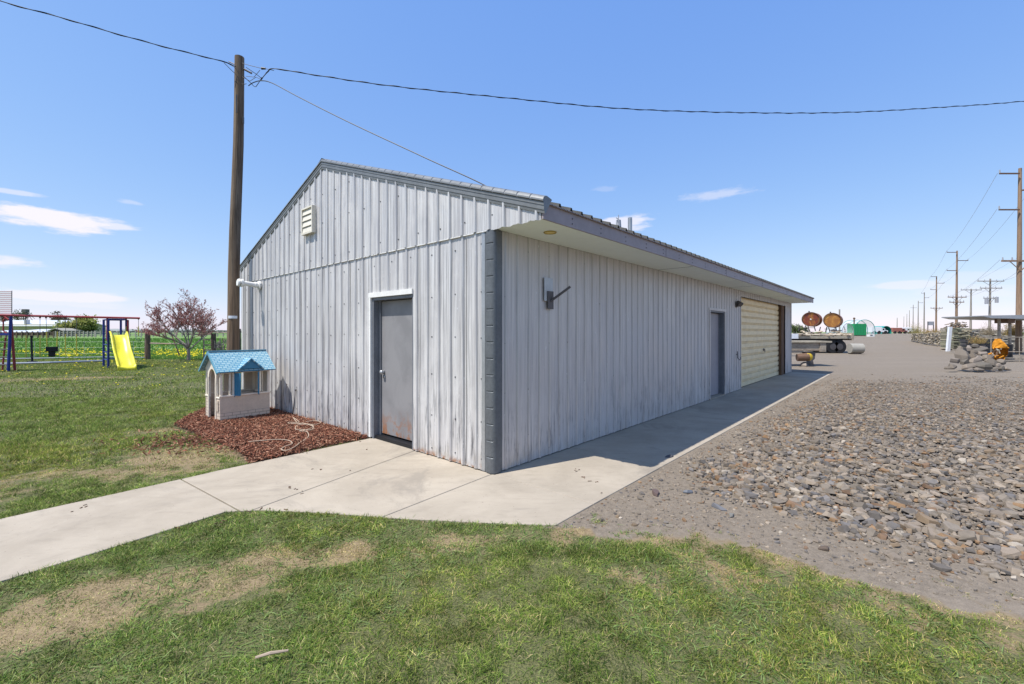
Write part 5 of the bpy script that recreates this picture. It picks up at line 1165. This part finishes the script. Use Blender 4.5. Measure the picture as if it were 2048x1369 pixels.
# rough slabs along the trailer edge: individual stones
SCp = [(.50, .43, .33), (.42, .35, .26), (.34, .28, .21), (.56, .5, .41), (.3, .24, .18)]
rr = random.Random(12)
for k in range(26):
    x = 1590+k*4.5+rr.uniform(-1.5, 1.5); s_ = rr.uniform(.16, .30)
    q = Vector((X_(x, Yt), Yt+rr.uniform(.1, .5), zg+zd+rr.uniform(.0, .06)+s_*.2)); rock_obj('trailer_stone', q, (s_*1.3, s_, s_*.55), (rr.uniform(-.2, .2), rr.uniform(-.2, .2), rr.uniform(0, 6)), 200+k, SCp[k % 5], 'pale tan slab in the row of stones along the flatbed trailer edge', 'stone', 'tan stones loaded on the flatbed trailer')
for k in range(30):
    q0, x = (0, 1613) if k % 2 else (1, 1664); xx = x+rr.uniform(-17, 20); s_ = rr.uniform(.1, .2); q = Vector((X_(xx, Yt+1.4), Yt+1.2+rr.uniform(-.4, .3), zg+zd+.1+rr.uniform(0, .42 if q0 else .28))); rock_obj('trailer_stone', q, (s_*1.3, s_, s_*.6), (rr.uniform(-.4, .4), 0, rr.uniform(0, 6)), 300+k, SCp[k % 5], 'pale tan rock heaped on the trailer under the rusty tanks', 'stone', 'tan rocks heaped under the tanks')
# tanks
def tank(x, y, wpx, hpx, Y, mat, label, dot):
    c = P(x, y, Y); rx = wpx/2/F*Y; rz = hpx/2/F*Y; r = empty('rusty_tank', (c.x, c.y, c.z-rz), 0, label, 'tank', 'rusty fuel tanks'); ydir = Vector((.84, 1, 0)).normalized(); n = 28; mb = MB(); Lt = 1.9
    rings = [(0, .90), (.0, .955), (.05, 1), (.5, 1.0), (Lt, 1.0), (Lt+.05, .95)]
    for (t_, s_) in rings:
        for k in range(n): a = 2*math.pi*k/n; q = Vector((math.cos(a)*rx*s_, 0, rz+math.sin(a)*rz*s_))+ydir*t_; mb.v.append(tuple(q))
    for i in range(len(rings)-1):
        for k in range(n): mb.f.append((i*n+k, i*n+(k+1) % n, (i+1)*n+(k+1) % n, (i+1)*n+k))
    mb.f.append(tuple((len(rings)-1)*n+k for k in range(n))); mb.build('tank_shell', M['rust'], r)
    mb = MB(); 
    for k in range(n): a = 2*math.pi*k/n; mb.v.append((math.cos(a)*rx*.9, .02, rz+math.sin(a)*rz*.9))
    mb.f.append(tuple(range(n))); mb.build('tank_end', M[mat], r); MB().tube([(math.cos(a)*rx*.955, .0, rz+math.sin(a)*rz*.955) for a in np.linspace(0, 2*math.pi, 29)], .03, 6, caps=False).build('rim', M['brownsteel'], r)
    mb = MB().cyl((0, .2, 2*rz-.01), (0, .2, 2*rz+.09), .05, n=8); mb.build('filler_cap', M['darksteel'], r)
    if dot: MB().cyl((0, -.01, rz), (0, .019, rz), .055, n=10).build('bung', M['white'], r)
    mb = MB()
    for sx_ in (-1, 1):
        for yy in (.2, 1.5): mb.beam((sx_*rx*.45+yy*.3, yy, .14*rz), (sx_*rx*.62+yy*.3, yy, -.35), .05, .05)
    mb.beam((-rx*.62, .2, -.1), (rx*.62, .2, -.1), .04, .04); mb.build('tank_stand', M['darksteel'], r)
tank(1621.5, 639, 37, 29, Yt+.9, 'rust', 'rusty red brown oval tank, the one nearer the shed', True); tank(1664.5, 641, 37, 30, Yt+.9, 'rust2', 'rusty oval tank with orange end, farther from the shed', False)
# stack of pale blocks left of trailer + board
bl = MB().b2((0, 0, 0), (X_(1597, 30)-X_(1570, 30), .5, (679-669)/F*30)); o = bl.build('block_stack', M['plasticwhite'], bevel=.01); o.location = (X_(1570, 30), 30., 1.6-(678-YH)/F*30)
bpost = MB().b2((0, .1, 0), (.3, .4, 1.6-(678-YH)/F*30-gx(0, 30)-.003)).build('support_leg', M['oldrail'], o); bpost.location = (0.2, 0, -(1.6-(678-YH)/F*30-gx(0, 30))); tag(o, 'pale stacked blocks behind the timber wagon at the shed edge', 'blocks')
pl_ = MB().cyl((0, 0, 0), (0, 0, 4.7), .08, n=8).build('short_pole', M['greypole']); pl_.location = at(1679, 55); pl_.scale = (1, 1, (CH+(YH-619)/F*55-gx(0, 55))/4.7); tag(pl_, 'short grey pole rising just right of the orange ended tank', 'pole')
for i, (x, Y, zc, rx, lb) in enumerate(((1590, 70, 1.5, 1.1, 'round green bush in front, against the shed edge beyond the trailer'), (1606, 75, 1.2, .9, 'smaller green bush just left of the nearer tank foot'))): bushy('green_bush', x, Y, zc, rx*1.1, 1, 1.1 if i == 0 else .8, [(.11, .15, .05), (.16, .19, .07), (.08, .1, .04)], lb, 1200, .16, seed=50+i, cat='bush')
# hoop houses, green bin
def hoop(x0, x1, ytop, Y, mat, name, label, ends=True, rib=True, ribmat='galv', depth=4.):
    a = at(x0, Y); wd = X_(x1, Y)-a.x; h = CH+(YH-ytop)/F*Y-a.z; r = empty(name, a, 0, label, 'greenhouse' if name == 'hoop_greenhouse' else 'container'); n = 14
    arc = [(wd/2-wd/2*math.cos(t_), h*(.35+.65*math.sin(t_))) for t_ in np.linspace(0, math.pi, n)]; arc = [(0, 0)]+arc+[(wd, 0)]; mb = MB(); m_ = len(arc)
    for yy in (0, depth): mb.v += [(x, yy, z) for x, z in arc]
    for i in range(m_-1): mb.f.append((i, i+1, m_+i+1, m_+i))
    mb.build('cover', M[mat], r)
    if rib:
        for yy in (0, depth/2, depth): MB().tube([(x, yy, z) for x, z in arc], .06, 5).build('hoop', M[ribmat], r)
    if ends: mb = MB(); mb.v += [(x, depth-.02, z) for x, z in arc]; mb.f.append(tuple(range(m_))); mb.build('end_panel', M[mat], r)
    return r
hoop(1684, 1707, 647, 80, 'clear', 'hoop_greenhouse', 'small grey wire hoop frame behind the trailer tail'); hoop(1709, 1750, 640, 96, 'clear', 'hoop_greenhouse', 'clear hoop greenhouse with teal ribs behind the green bin', ribmat='teal')
a = at(1709, 90); wd = 23/F*90; h = CH+(YH-648)/F*90-a.z; r = empty('green_bin', a, 0, 'bright green metal bin with a post rising behind it', 'bin')
mb = MB(); mb.b2((0, 0, .15), (wd, 2, h)).build('bin_body', M['green'], r, bevel=.03)
for k in range(5): MB().b2((wd*k/4-.04, -.05, .1), (wd*k/4+.04, -.002, h+.01)).build('bin_rib', M['green'], r)
MB().b2((0, .1, 0), (wd, 1.9, .149)).build('skid', M['darksteel'], r); mb = MB().cyl((wd*.66, 2.1, 0), (wd*.66, 2.1, h+1.2), .12, n=8).cyl((wd*.64, 2.1, h+1.05), (wd*.7, 2.1, h+1.25), .2, n=8); mb.build('bin_post', M['brownsteel'], r)
hoop(1764, 1783, 652.5, 130, 'teal', 'teal_container', 'teal round topped container far along the gravel yard', rib=False)
# distant trucks
def truck(x, Y, L, H, body, label, flip=1):
    a = at(x, Y); r = empty('far_truck', a, 0, label, 'truck', 'trucks far along the yard'); MB().b2((0, 0, .5), (L*.62, 2.2, H)).build('cargo_body', M[body], r, bevel=.05); MB().prism([(L*.65, .5), (L, .5), (L, H*.5), (L*.88, H*.55), (L*.8, H*.85), (L*.65, H*.85)], 1, .1, 2.1).build('cab', M[body], r)
    MB().b2((L*.83, .08, H*.56), (L*.85, 2.12, H*.78)).b2((L*.68, .07, H*.55), (L*.78, .09, H*.78)).build('window', M['black'], r)
    for xx in (.15, .45, .85): MB().cyl((L*xx, -.02, .45), (L*xx, .3, .45), .45, n=14).build('wheel', M['rubber'], r)
truck(1786, 150, 5.0, 2.0, 'red_car', 'small red truck parked far away at the end of the yard'); truck(1798, 152, 4.6, 2.1, 'white_car', 'white truck parked immediately right of the small red truck'); truck(1744, 120, 4.4, 1.9, 'white_car', 'white truck parked beside the clear hoop greenhouse'); truck(1806, 160, 5, 2.2, 'white_car', 'white truck farthest right, close to the row of stone stacks')
a = at(1739, 84, gx(0, 84)); r = empty('white_crate', a, 0, 'small white box standing on gravel right of the green bin', 'crate'); MB().b2((0, 0, 0), (1.0, .7, .42)).build('crate_body', M['white'], r, bevel=.02); MB().b2((.15, -.02, .22), (.6, -.002, .36)).build('crate_slot', M['black'], r)
# ------------------------------------------------------------------ stacked stone rows (yard edge)
def stackrow(p0, p1, h, th, label, seed, cols, name='stone_stack', lay=.10, group='pallets of stacked flat stone'):
    rr = np.random.default_rng(seed); p0 = Vector(p0); p1 = Vector(p1); L = (p1-p0).length; ang = math.atan2((p1-p0).y, (p1-p0).x); r = empty(name, p0, ang, label, 'stone stack', group)
    Vs = []; Fs = []; Cs = []; b = 0; z = .14; cols = np.array(cols)
    while z < h:
        lh = lay*rr.uniform(.75, 1.25)
        for side_ in (0, 1):
            x = 0
            while x < L:
                w_ = rr.uniform(.15, .55); w_ = min(w_, L-x+.05); s_ = np.array([w_*.97, th/2*rr.uniform(.92, 1.05), lh*rr.uniform(.65, .95)]); c = np.array([x+w_/2, th*(.25+.5*side_)+rr.uniform(-.05, .05), z+lh/2]); vv = base*s_*(1+rr.uniform(-.06, .06, (8, 3)))+c
                Vs.append(vv); Fs.append(FB+b); b += 8; Cs.append(np.tile(cols[rr.integers(0, len(cols))]*rr.uniform(.6, 1.25), (8, 1))); x += w_
        z += lh
    npmesh('stone_courses', np.concatenate(Vs), np.concatenate(Fs), M['stone'], r, cols={'Col': np.concatenate(Cs)})
    mb = MB(); mb.b2((0, 0, .1), (L, th, .135)); 
    for yy in (0, th/2-.05, th-.1): mb.b2((0, yy, 0), (L, yy+.1, .099))
    mb.build('pallet', M['oldrail'], r); return r
base = np.array([[-.5,-.5,-.5],[.5,-.5,-.5],[.5,.5,-.5],[-.5,.5,-.5],[-.47,-.47,.5],[.48,-.46,.5],[.46,.48,.5],[-.48,.46,.5]])
ST = [(.50, .42, .31), (.38, .31, .22), (.22, .18, .13), (.6, .52, .41), (.42, .34, .22)]; STg = [(.28, .27, .18), (.22, .22, .15), (.36, .33, .24), (.3, .27, .2), (.18, .17, .12)]
segs = [(1822, 60), (1838, 54.5), (1855, 49.5), (1876, 46.), (1898, 43.5)]
lbl = ['farthest pallet of stacked tan stone, at the left end of the row', 'second pallet of stacked tan stone from the left end', 'third pallet of stacked tan stone from the left end', 'pallet of stacked tan stone at the right end, just left of the white post']
for i in range(4):
    a = Vector((X_(segs[i][0], segs[i][1]), segs[i][1], gx(0, segs[i][1]))); b = Vector((X_(segs[i+1][0]-1, segs[i+1][1]), segs[i+1][1], a.z)); stackrow(a, b, CH+(YH-(668 if i else 669))/F*segs[i][1]-a.z+.08, 1.0, lbl[i], 60+i, ST)
a = at(1907, 38.5); b = at(1938, 38.5); stackrow(a, b, CH+(YH-657)/F*38.5-a.z, 1.2, 'tall mossy greenish stone stack immediately right of the white post', 70, STg)
a = at(1939, 39); b = at(1968, 39.5); stackrow(a, b, CH+(YH-659)/F*39-a.z, 1.2, 'pale topped stone stack right of the mossy one', 71, STg+ST)
a = at(1946, 33); b = at(1990, 33); stackrow(a, b, CH+(YH-679)/F*33-a.z, 1.0, 'low dark stone stack behind the rock pile', 72, [(.2, .18, .16), (.27, .23, .2), (.15, .14, .13)])
a = at(1970, 37); b = at(2044, 36); stackrow(a, b, CH+(YH-663)/F*37-a.z, 1.1, 'wide grey stone stack under the long metal canopy', 73, [(.3, .28, .24), (.36, .33, .28), (.25, .22, .18)])
# dead weeds on and behind the stacks
def weeds(x, y, Y, wpx, hpx, cols, label, seed, n=900):
    rr = np.random.default_rng(seed); c = P(x, y, Y); r_ = np.array([wpx/2/F*Y, .5, hpx/F*Y]); k = rr.normal(0, .45, (n, 3)); k[:, 2] = np.abs(k[:, 2]); p = k*r_
    base_ = np.array([c.x, c.y, c.z]); d_ = rr.normal(0, 1, (n, 3)); d_[:, 2] = np.abs(d_[:, 2])+.6; d_ /= np.linalg.norm(d_, axis=1)[:, None]; l_ = rr.uniform(.08, .3, n)[:, None]*min(1, hpx/12); s_ = rr.normal(0, 1, (n, 3)); s_ /= np.linalg.norm(s_, axis=1)[:, None]; s_ *= .010
    a_ = p; V = np.stack([a_-s_, a_+s_, a_+d_*l_+s_*.3, a_+d_*l_-s_*.3], 1); cc = np.array(cols)[rr.integers(0, len(cols), n)]*rr.uniform(.7, 1.3, (n, 1))
    o = npmesh('dead_weeds', V.reshape(-1, 3), np.arange(n*4).reshape(-1, 4), M['leaf'], cols={'Col': np.repeat(cc, 4, 0)}); o.location = base_; tag(o, label, 'weeds')
TN = [(.4, .27, .1), (.5, .36, .16), (.3, .2, .08), (.34, .3, .12)]
weeds(1832, 668, 57, 30, 16, [(.33, .3, .12), (.42, .36, .15)], 'tall yellowish dead weeds over the left end of the stone row', 1, 1600); weeds(1866, 668, 50, 56, 9, TN, 'low orange brown dead weeds along the middle of the stone row', 2, 1800)
weeds(2028, 672, 34.5, 36, 24, TN, 'big orange brown tumbleweed on the stones near the right edge', 3, 2600); weeds(1956, 688, 31, 18, 12, TN, 'small rusty tumbleweed behind the rock pile', 4, 700); weeds(1976, 671, 36, 26, 16, [(.34, .28, .2), (.42, .36, .26)], 'greyish dry brush below the canopy left end', 5, 1100)
mb = MB().prism([(-.14, 0), (.10, 0), (.30, 2.05), (.05, 2.05)], 1, 0, .16); o = mb.build('white_post', M['plasticwhite']); o.location = at(1898, 37); tag(o, 'leaning white panel post between the two stone stacks', 'post')
# rock pile
rr = random.Random(21); Yp = 18.6
GRc = [(.19, .16, .13), (.24, .2, .165), (.14, .122, .1), (.27, .225, .18), (.2, .165, .13)]
spec = [(1927, 712, 22, 22, .7), (1949, 722, 26, 10, .6), (1962, 731, 30, 9, .4), (1940, 733, 22, 9, .4), (1905, 733, 16, 8, .4), (1897, 736, 10, 5, .3), (1965, 708, 24, 7, .4), (1958, 700, 24, 6, .4), (1975, 715, 20, 9, .5), (1948, 705, 16, 8, .5), (1985, 728, 18, 12, .6), (1996, 732, 13, 8, .5), (2003, 737, 14, 6, .5), (2014, 738, 12, 4, .4), (1975, 737, 16, 6, .4), (1957, 739, 20, 5, .4), (1938, 697, 12, 8, .5), (1950, 693, 14, 6, .4), (1966, 697, 12, 6, .4), (1921, 699, 10, 7, .5), (1989, 738, 14, 5, .4), (1910, 722, 14, 8, .5), (1930, 725, 14, 9, .5), (1980, 722, 12, 8, .5), (1943, 714, 13, 9, .5), (2002, 724, 11, 7, .5)]
places = ['largest pale rounded face', 'long dark slab', 'lowest front slab', 'flat wedge', 'left low slab', 'pointed tip at the far left', 'upper long slab', 'top long slab', 'block beside the net', 'middle wedge']
for i, (x, y, w_, h_, fl_) in enumerate(spec):
    dep = Yp-(y-712)*.022; c = P(x, y, dep); sx_ = w_*.62/F*dep; sz_ = h_*.75/F*dep
    rock_obj('pile_rock', c, (sx_, max(.14, sx_*.8), sz_/.7), (rr.uniform(-.25, .25), rr.uniform(-.3, .3), rr.uniform(-.4, .4)), 500+i, GRc[i % 5], 'grey angular rock in the heap left of the orange net', 'rock', 'grey rocks of the heap in the gravel yard', flat=.7, npts=22)
# orange net bag of wood scraps
nb_ = P(1993, 722, 18.7); r = empty('net_bag', nb_, 0, 'orange mesh bag of wood scraps standing on the rock heap', 'bag'); mb = MB(); hh = 44/F*18.7; ww = 15/F*18.7
ring = []
for k in range(13):
    t_ = k/12; rr_ = ww*(.5+.32*math.sin(math.pi*(t_*.8+.15)))*(1-.5*max(0, t_-.8)/.2); ring.append((t_*hh, rr_, .10*math.sin(t_*3.2)))
n = 14
for z, q, ox in ring:
    for k in range(n): a = 2*math.pi*k/n; qq = q*(1+.14*math.sin(3*a+z*9)+random.uniform(-.13, .13)); mb.v.append((ox+.06+qq*math.cos(a)*.9, qq*math.sin(a)*.8, z))
for i in range(len(ring)-1):
    for k in range(n): 
        if math.pi*.95 < 2*math.pi*k/n < math.pi*1.7 and i in (1, 2, 3, 4, 5, 6): continue
        mb.f.append((i*n+k, i*n+(k+1) % n, (i+1)*n+(k+1) % n, (i+1)*n+k))
mb.f.append(tuple((len(ring)-1)*n+k for k in range(n))); mb.build('bag_net', M['orange'], r)
rr = random.Random(8)
for k in range(16): a = Vector((rr.uniform(-.22, .1), rr.uniform(-.22, .05), rr.uniform(.1, .55))); b = a+Vector((rr.uniform(-.2, .2), rr.uniform(-.1, .1), rr.uniform(-.12, .2))); MB().tube([a, b], rr.uniform(.018, .035), 6).build('wood_scrap', M[rr.choice(['rope', 'jamb', 'orange', 'timber'])], r)
# metal frame rack at right edge
a = at(1990, 24.); r = empty('pipe_rack', Vector((X_(1990, 24.5), 24.5, -.03)), 0, 'rusty thin pipe rack with dark drum at the right picture edge', 'rack'); wd = X_(2043, 24.5)-X_(1990, 24.5)
mb = MB(); hh = CH+(YH-675)/F*24.5+.03
for xx, h0 in ((wd*.3, 0), (wd*.92, 0), (-wd*.15, .5)): mb.cyl((xx, 0, h0), (xx, 0, hh), .02, n=6)
mb.cyl((-.9, 0, hh), (wd+1, 0, hh), .022, n=6).cyl((wd*.3, 0, .55), (wd+1, 0, .55), .02, n=6).cyl((wd*.1, 0, .2), (wd*.95, 0, .2), .02, n=6); mb.build('rack_frame', M['oldrail'], r)
MB().cyl((wd*.65, .3, .25), (wd*.65, .3, .95), .25, n=16).build('drum', M['black'], r)
for k in range(5): MB().beam((wd*.2+k*.05, .3+.1*k, .1+.05*k), (wd+1, .4+.1*k, .12+.05*k), .12, .05).build('board', M['oldrail'], r)
# long canopy
Yc = 31; a = at(1966, Yc); r = empty('metal_canopy', a, 0, 'long thin grey metal canopy on posts above the stone stacks', 'canopy'); z1 = CH+(YH-631)/F*Yc-a.z; z2 = CH+(YH-636.5)/F*Yc-a.z; wd = X_(2120, Yc)-a.x
mb = MB(); mb.prism([(0, z1-.08), (0, z1-.02), (wd, z1+.06), (wd, z2-.12), (.6, z2-.01)], 1, 0, 3); mb.build('canopy_roof', M['galv'], r)
for xx in (2014, 2036): mb = MB().b2((X_(xx, Yc)-a.x, .5, 0), (X_(xx, Yc)-a.x+.12, .62, z2)); mb.build('post', M['oldrail'], r)
MB().b2((X_(2026, Yc)-a.x, .3, z2-.35), (X_(2040, Yc)-a.x, 1.2, z2-.02)).build('hanging_box', M['brownsteel'], r)
# ------------------------------------------------------------------ utility line
def bigpole(x, ytop, Y, label, arms, mat, r0=.2, group='poles of the power line', extra=()):
    a = at(x, Y); H = CH+(YH-ytop)/F*Y-a.z; r = empty('power_pole', a, 0, label, 'power pole', group); MB().cyl((0, 0, 0), (.12, 0, H), r0, r0*.52, 12).build('pole_shaft', M[mat], r)
    for (yy, xl, xr, kind_) in arms:
        z = CH+(YH-yy)/F*Y-a.z; xa = X_(xl, Y)-a.x; xb = X_(xr, Y)-a.x
        mb = MB().beam((xa, -.15, z), (xb, -.15, z), .1, .09 if kind_ == 's' else .12)
        if kind_ == 'x':
            mb.beam((xa*.6, -.15, z), (0, -.15, z-.75), .04, .04).beam((xb*.6, -.15, z), (0, -.15, z-.75), .04, .04)
        ar = mb.build('crossarm', M['brownsteel' if kind_ == 's' else mat], r)
        ps = [xa] if (kind_ == 's' and abs(xa) > abs(xb)) else [xb] if kind_ == 's' else [xa*.95, xa*.45, xb*.45, xb*.95]
        for q in ps: MB().cyl((q, -.15, z+.02), (q, -.15, z+.28), .05, .035, n=8).build('insulator', M['porcelain'], ar)
    for f_ in extra: f_(r, a, H)
    return a, H
poles = [(2037, 337, 33.5, [(349, 1995, 2034, 's'), (421, 1994, 2034, 's'), (382, 2040, 2062, 's'), (523, 1999, 2076, 'x')], 'tarpole', 'closest and tallest brown power pole at the right picture edge'),
         (1912.5, 502, 67.5, [(505.5, 1892, 1911, 's'), (522, 1913, 1934, 's'), (542, 1892, 1911, 's'), (595, 1894, 1931, 'x'), (605, 1897, 1926, 'x')], 'tarpole', 'second nearest pole of the tall line, with staggered side arms'),
         (1872, 553, 97, [(554, 1861, 1872, 's'), (567, 1872, 1887, 's'), (580, 1860, 1871, 's'), (617, 1860, 1884, 'x')], 'tarpole', 'third pole of the tall line, brown with staggered arms'),
         (1848, 585, 138, [(587, 1842, 1848, 's'), (596, 1848, 1857, 's')], 'greypole', 'fourth pole of the tall line beside the yellowish weeds'),
         (1836, 602, 172, [(606, 1836, 1845, 's')], 'greypole', 'fifth pole of the tall line, with a small dark box'), (1826, 610, 205, [(616, 1820, 1832, 's')], 'greypole', 'sixth pole of the tall line, over the left weeds'),
         (1818.5, 621, 250, [], 'greypole', 'seventh thin pole receding in the tall line'), (1813.5, 628, 290, [], 'greypole', 'eighth thin pole receding in the tall line'), (1807.5, 633, 340, [], 'greypole', 'ninth, faintest pole of the receding tall line')]
PO = []
for x, yt, Y, arms, mt, lb in poles: a, H = bigpole(x, yt, Y, lb, arms, mt, .19 if Y < 100 else .21); PO.append((a, H))
bigpole(1794, 636, 260, 'lone thin pole left of the receding line above the far trucks', [], 'greypole', .25)
def trans(r, a, H): 
    for k, (dx, dz) in enumerate(((-.8, H*.58), (.8, H*.60))): MB().cyl((dx, -.3, dz), (dx, -.3, dz+.9), .22, n=12).build('transformer', M['porcelain'], r)
bigpole(1979, 558, 70, 'grey pole with two long crossarms and transformers', [(563, 1953, 2006, 'x'), (577, 1958, 2002, 'x'), (597, 1965, 1992, 'x')], 'greypole', .2, 'poles of the distribution line', [trans])
bigpole(1941, 578, 84, 'grey pole with one crossarm between the tall line and the transformer pole', [(580.5, 1920, 1962, 'x')], 'greypole', .2, 'poles of the distribution line')
# thin conductors strung between the poles
def span(A, B, sag, r_, label, n=14):
    A = Vector(A); B = Vector(B); mb = MB(); pts = []
    for k in range(n+1): t_ = k/n; p = A.lerp(B, t_); p.z -= sag*4*t_*(1-t_); pts.append(p)
    mb.tube(pts, r_, 4); tag(mb.build('power_wire', M['porcelain']), label, 'wire', 'conductors of the power lines')
ends = lambda x, y, Y: P(x, y, Y)
W1 = [((1995, 347, 33.5), (1892, 504, 67.5)), ((1994, 419, 33.5), (1892, 540.5, 67.5)), ((2062, 380, 33.5), (1934, 520.5, 67.5)), ((2000, 520, 33.5), (1894, 594, 67.5)), ((2070, 520, 33.5), (1931, 594, 67.5)), ((1892, 504, 67.5), (1861, 553, 97)), ((1892, 540.5, 67.5), (1860, 579, 97)), ((1934, 520.5, 67.5), (1887, 566, 97)), ((1861, 553, 97), (1842, 586, 138)), ((1887, 566, 97), (1857, 595, 138)),
      ((2200, 470, 45), (2006, 562, 70)), ((2200, 400, 45), (1953, 562, 70)), ((2006, 576, 70), (1962, 580, 84)), ((1953, 562, 70), (1920, 580, 84))]
wl = ['uppermost wire from the closest pole to the second', 'middle arm wire from the closest pole to the second', 'right side wire from the closest pole to the second', 'crossarm wire from closest pole, left end', 'crossarm wire from closest pole, right end', 'uppermost wire from second to third tall pole', 'lower left wire from second to third tall pole', 'right side wire from second to third tall pole', 'left wire from third to fourth tall pole', 'right wire from third to fourth tall pole', 'wire from the right edge to the transformer pole, right crossarm end', 'wire from the right edge to the transformer pole, left crossarm end', 'short right wire between transformer pole and its neighbour', 'short left wire between transformer pole and its neighbour']
for (A, B), lb in zip(W1, wl): span(ends(*A), ends(*B), .5, .007+.00007*B[2], lb)
for (p, q) in (((2300, 300, 12.), 0), ((2300, 250, 12.), 1)): pass
# sign boards and low building behind the stacks
a = at(1857, 72); r = empty('sign_board', a, 0, 'dark framed sign board on posts behind the stone row', 'sign'); s_ = 72/F; z1 = CH+(YH-651)/F*72-a.z; z0 = CH+(YH-643.5)/F*72-a.z
MB().b2((0, 0, z1), (10*s_, .08, z0)).build('board', M['porcelain'], r); MB().b2((-.1, .02, 0), (0, .1, z0)).b2((10*s_, .02, 0), (10*s_+.1, .1, z0)).build('post', M['darksteel'], r)
a = at(1905, 62); r = empty('stone_heap', a, 0, 'grey heap showing over the top of the mossy stone stack', 'heap')
for k in range(1):
    X = rng.uniform(0, 3.0, 500); Yv = rng.uniform(0, 2, 500); tz = (CH+(YH-645)/F*62-a.z)*np.clip(1.25-np.abs(X-1.5)/1.9, .2, 1); Zv = rng.uniform(.2, 1, 500)*tz; o = rocks(X, Yv, Zv, np.full(500, .2), 'heap_rocks', '', ''); o.parent = r; o['kind'] = 'stuff'
print('objects', len(bpy.data.objects))
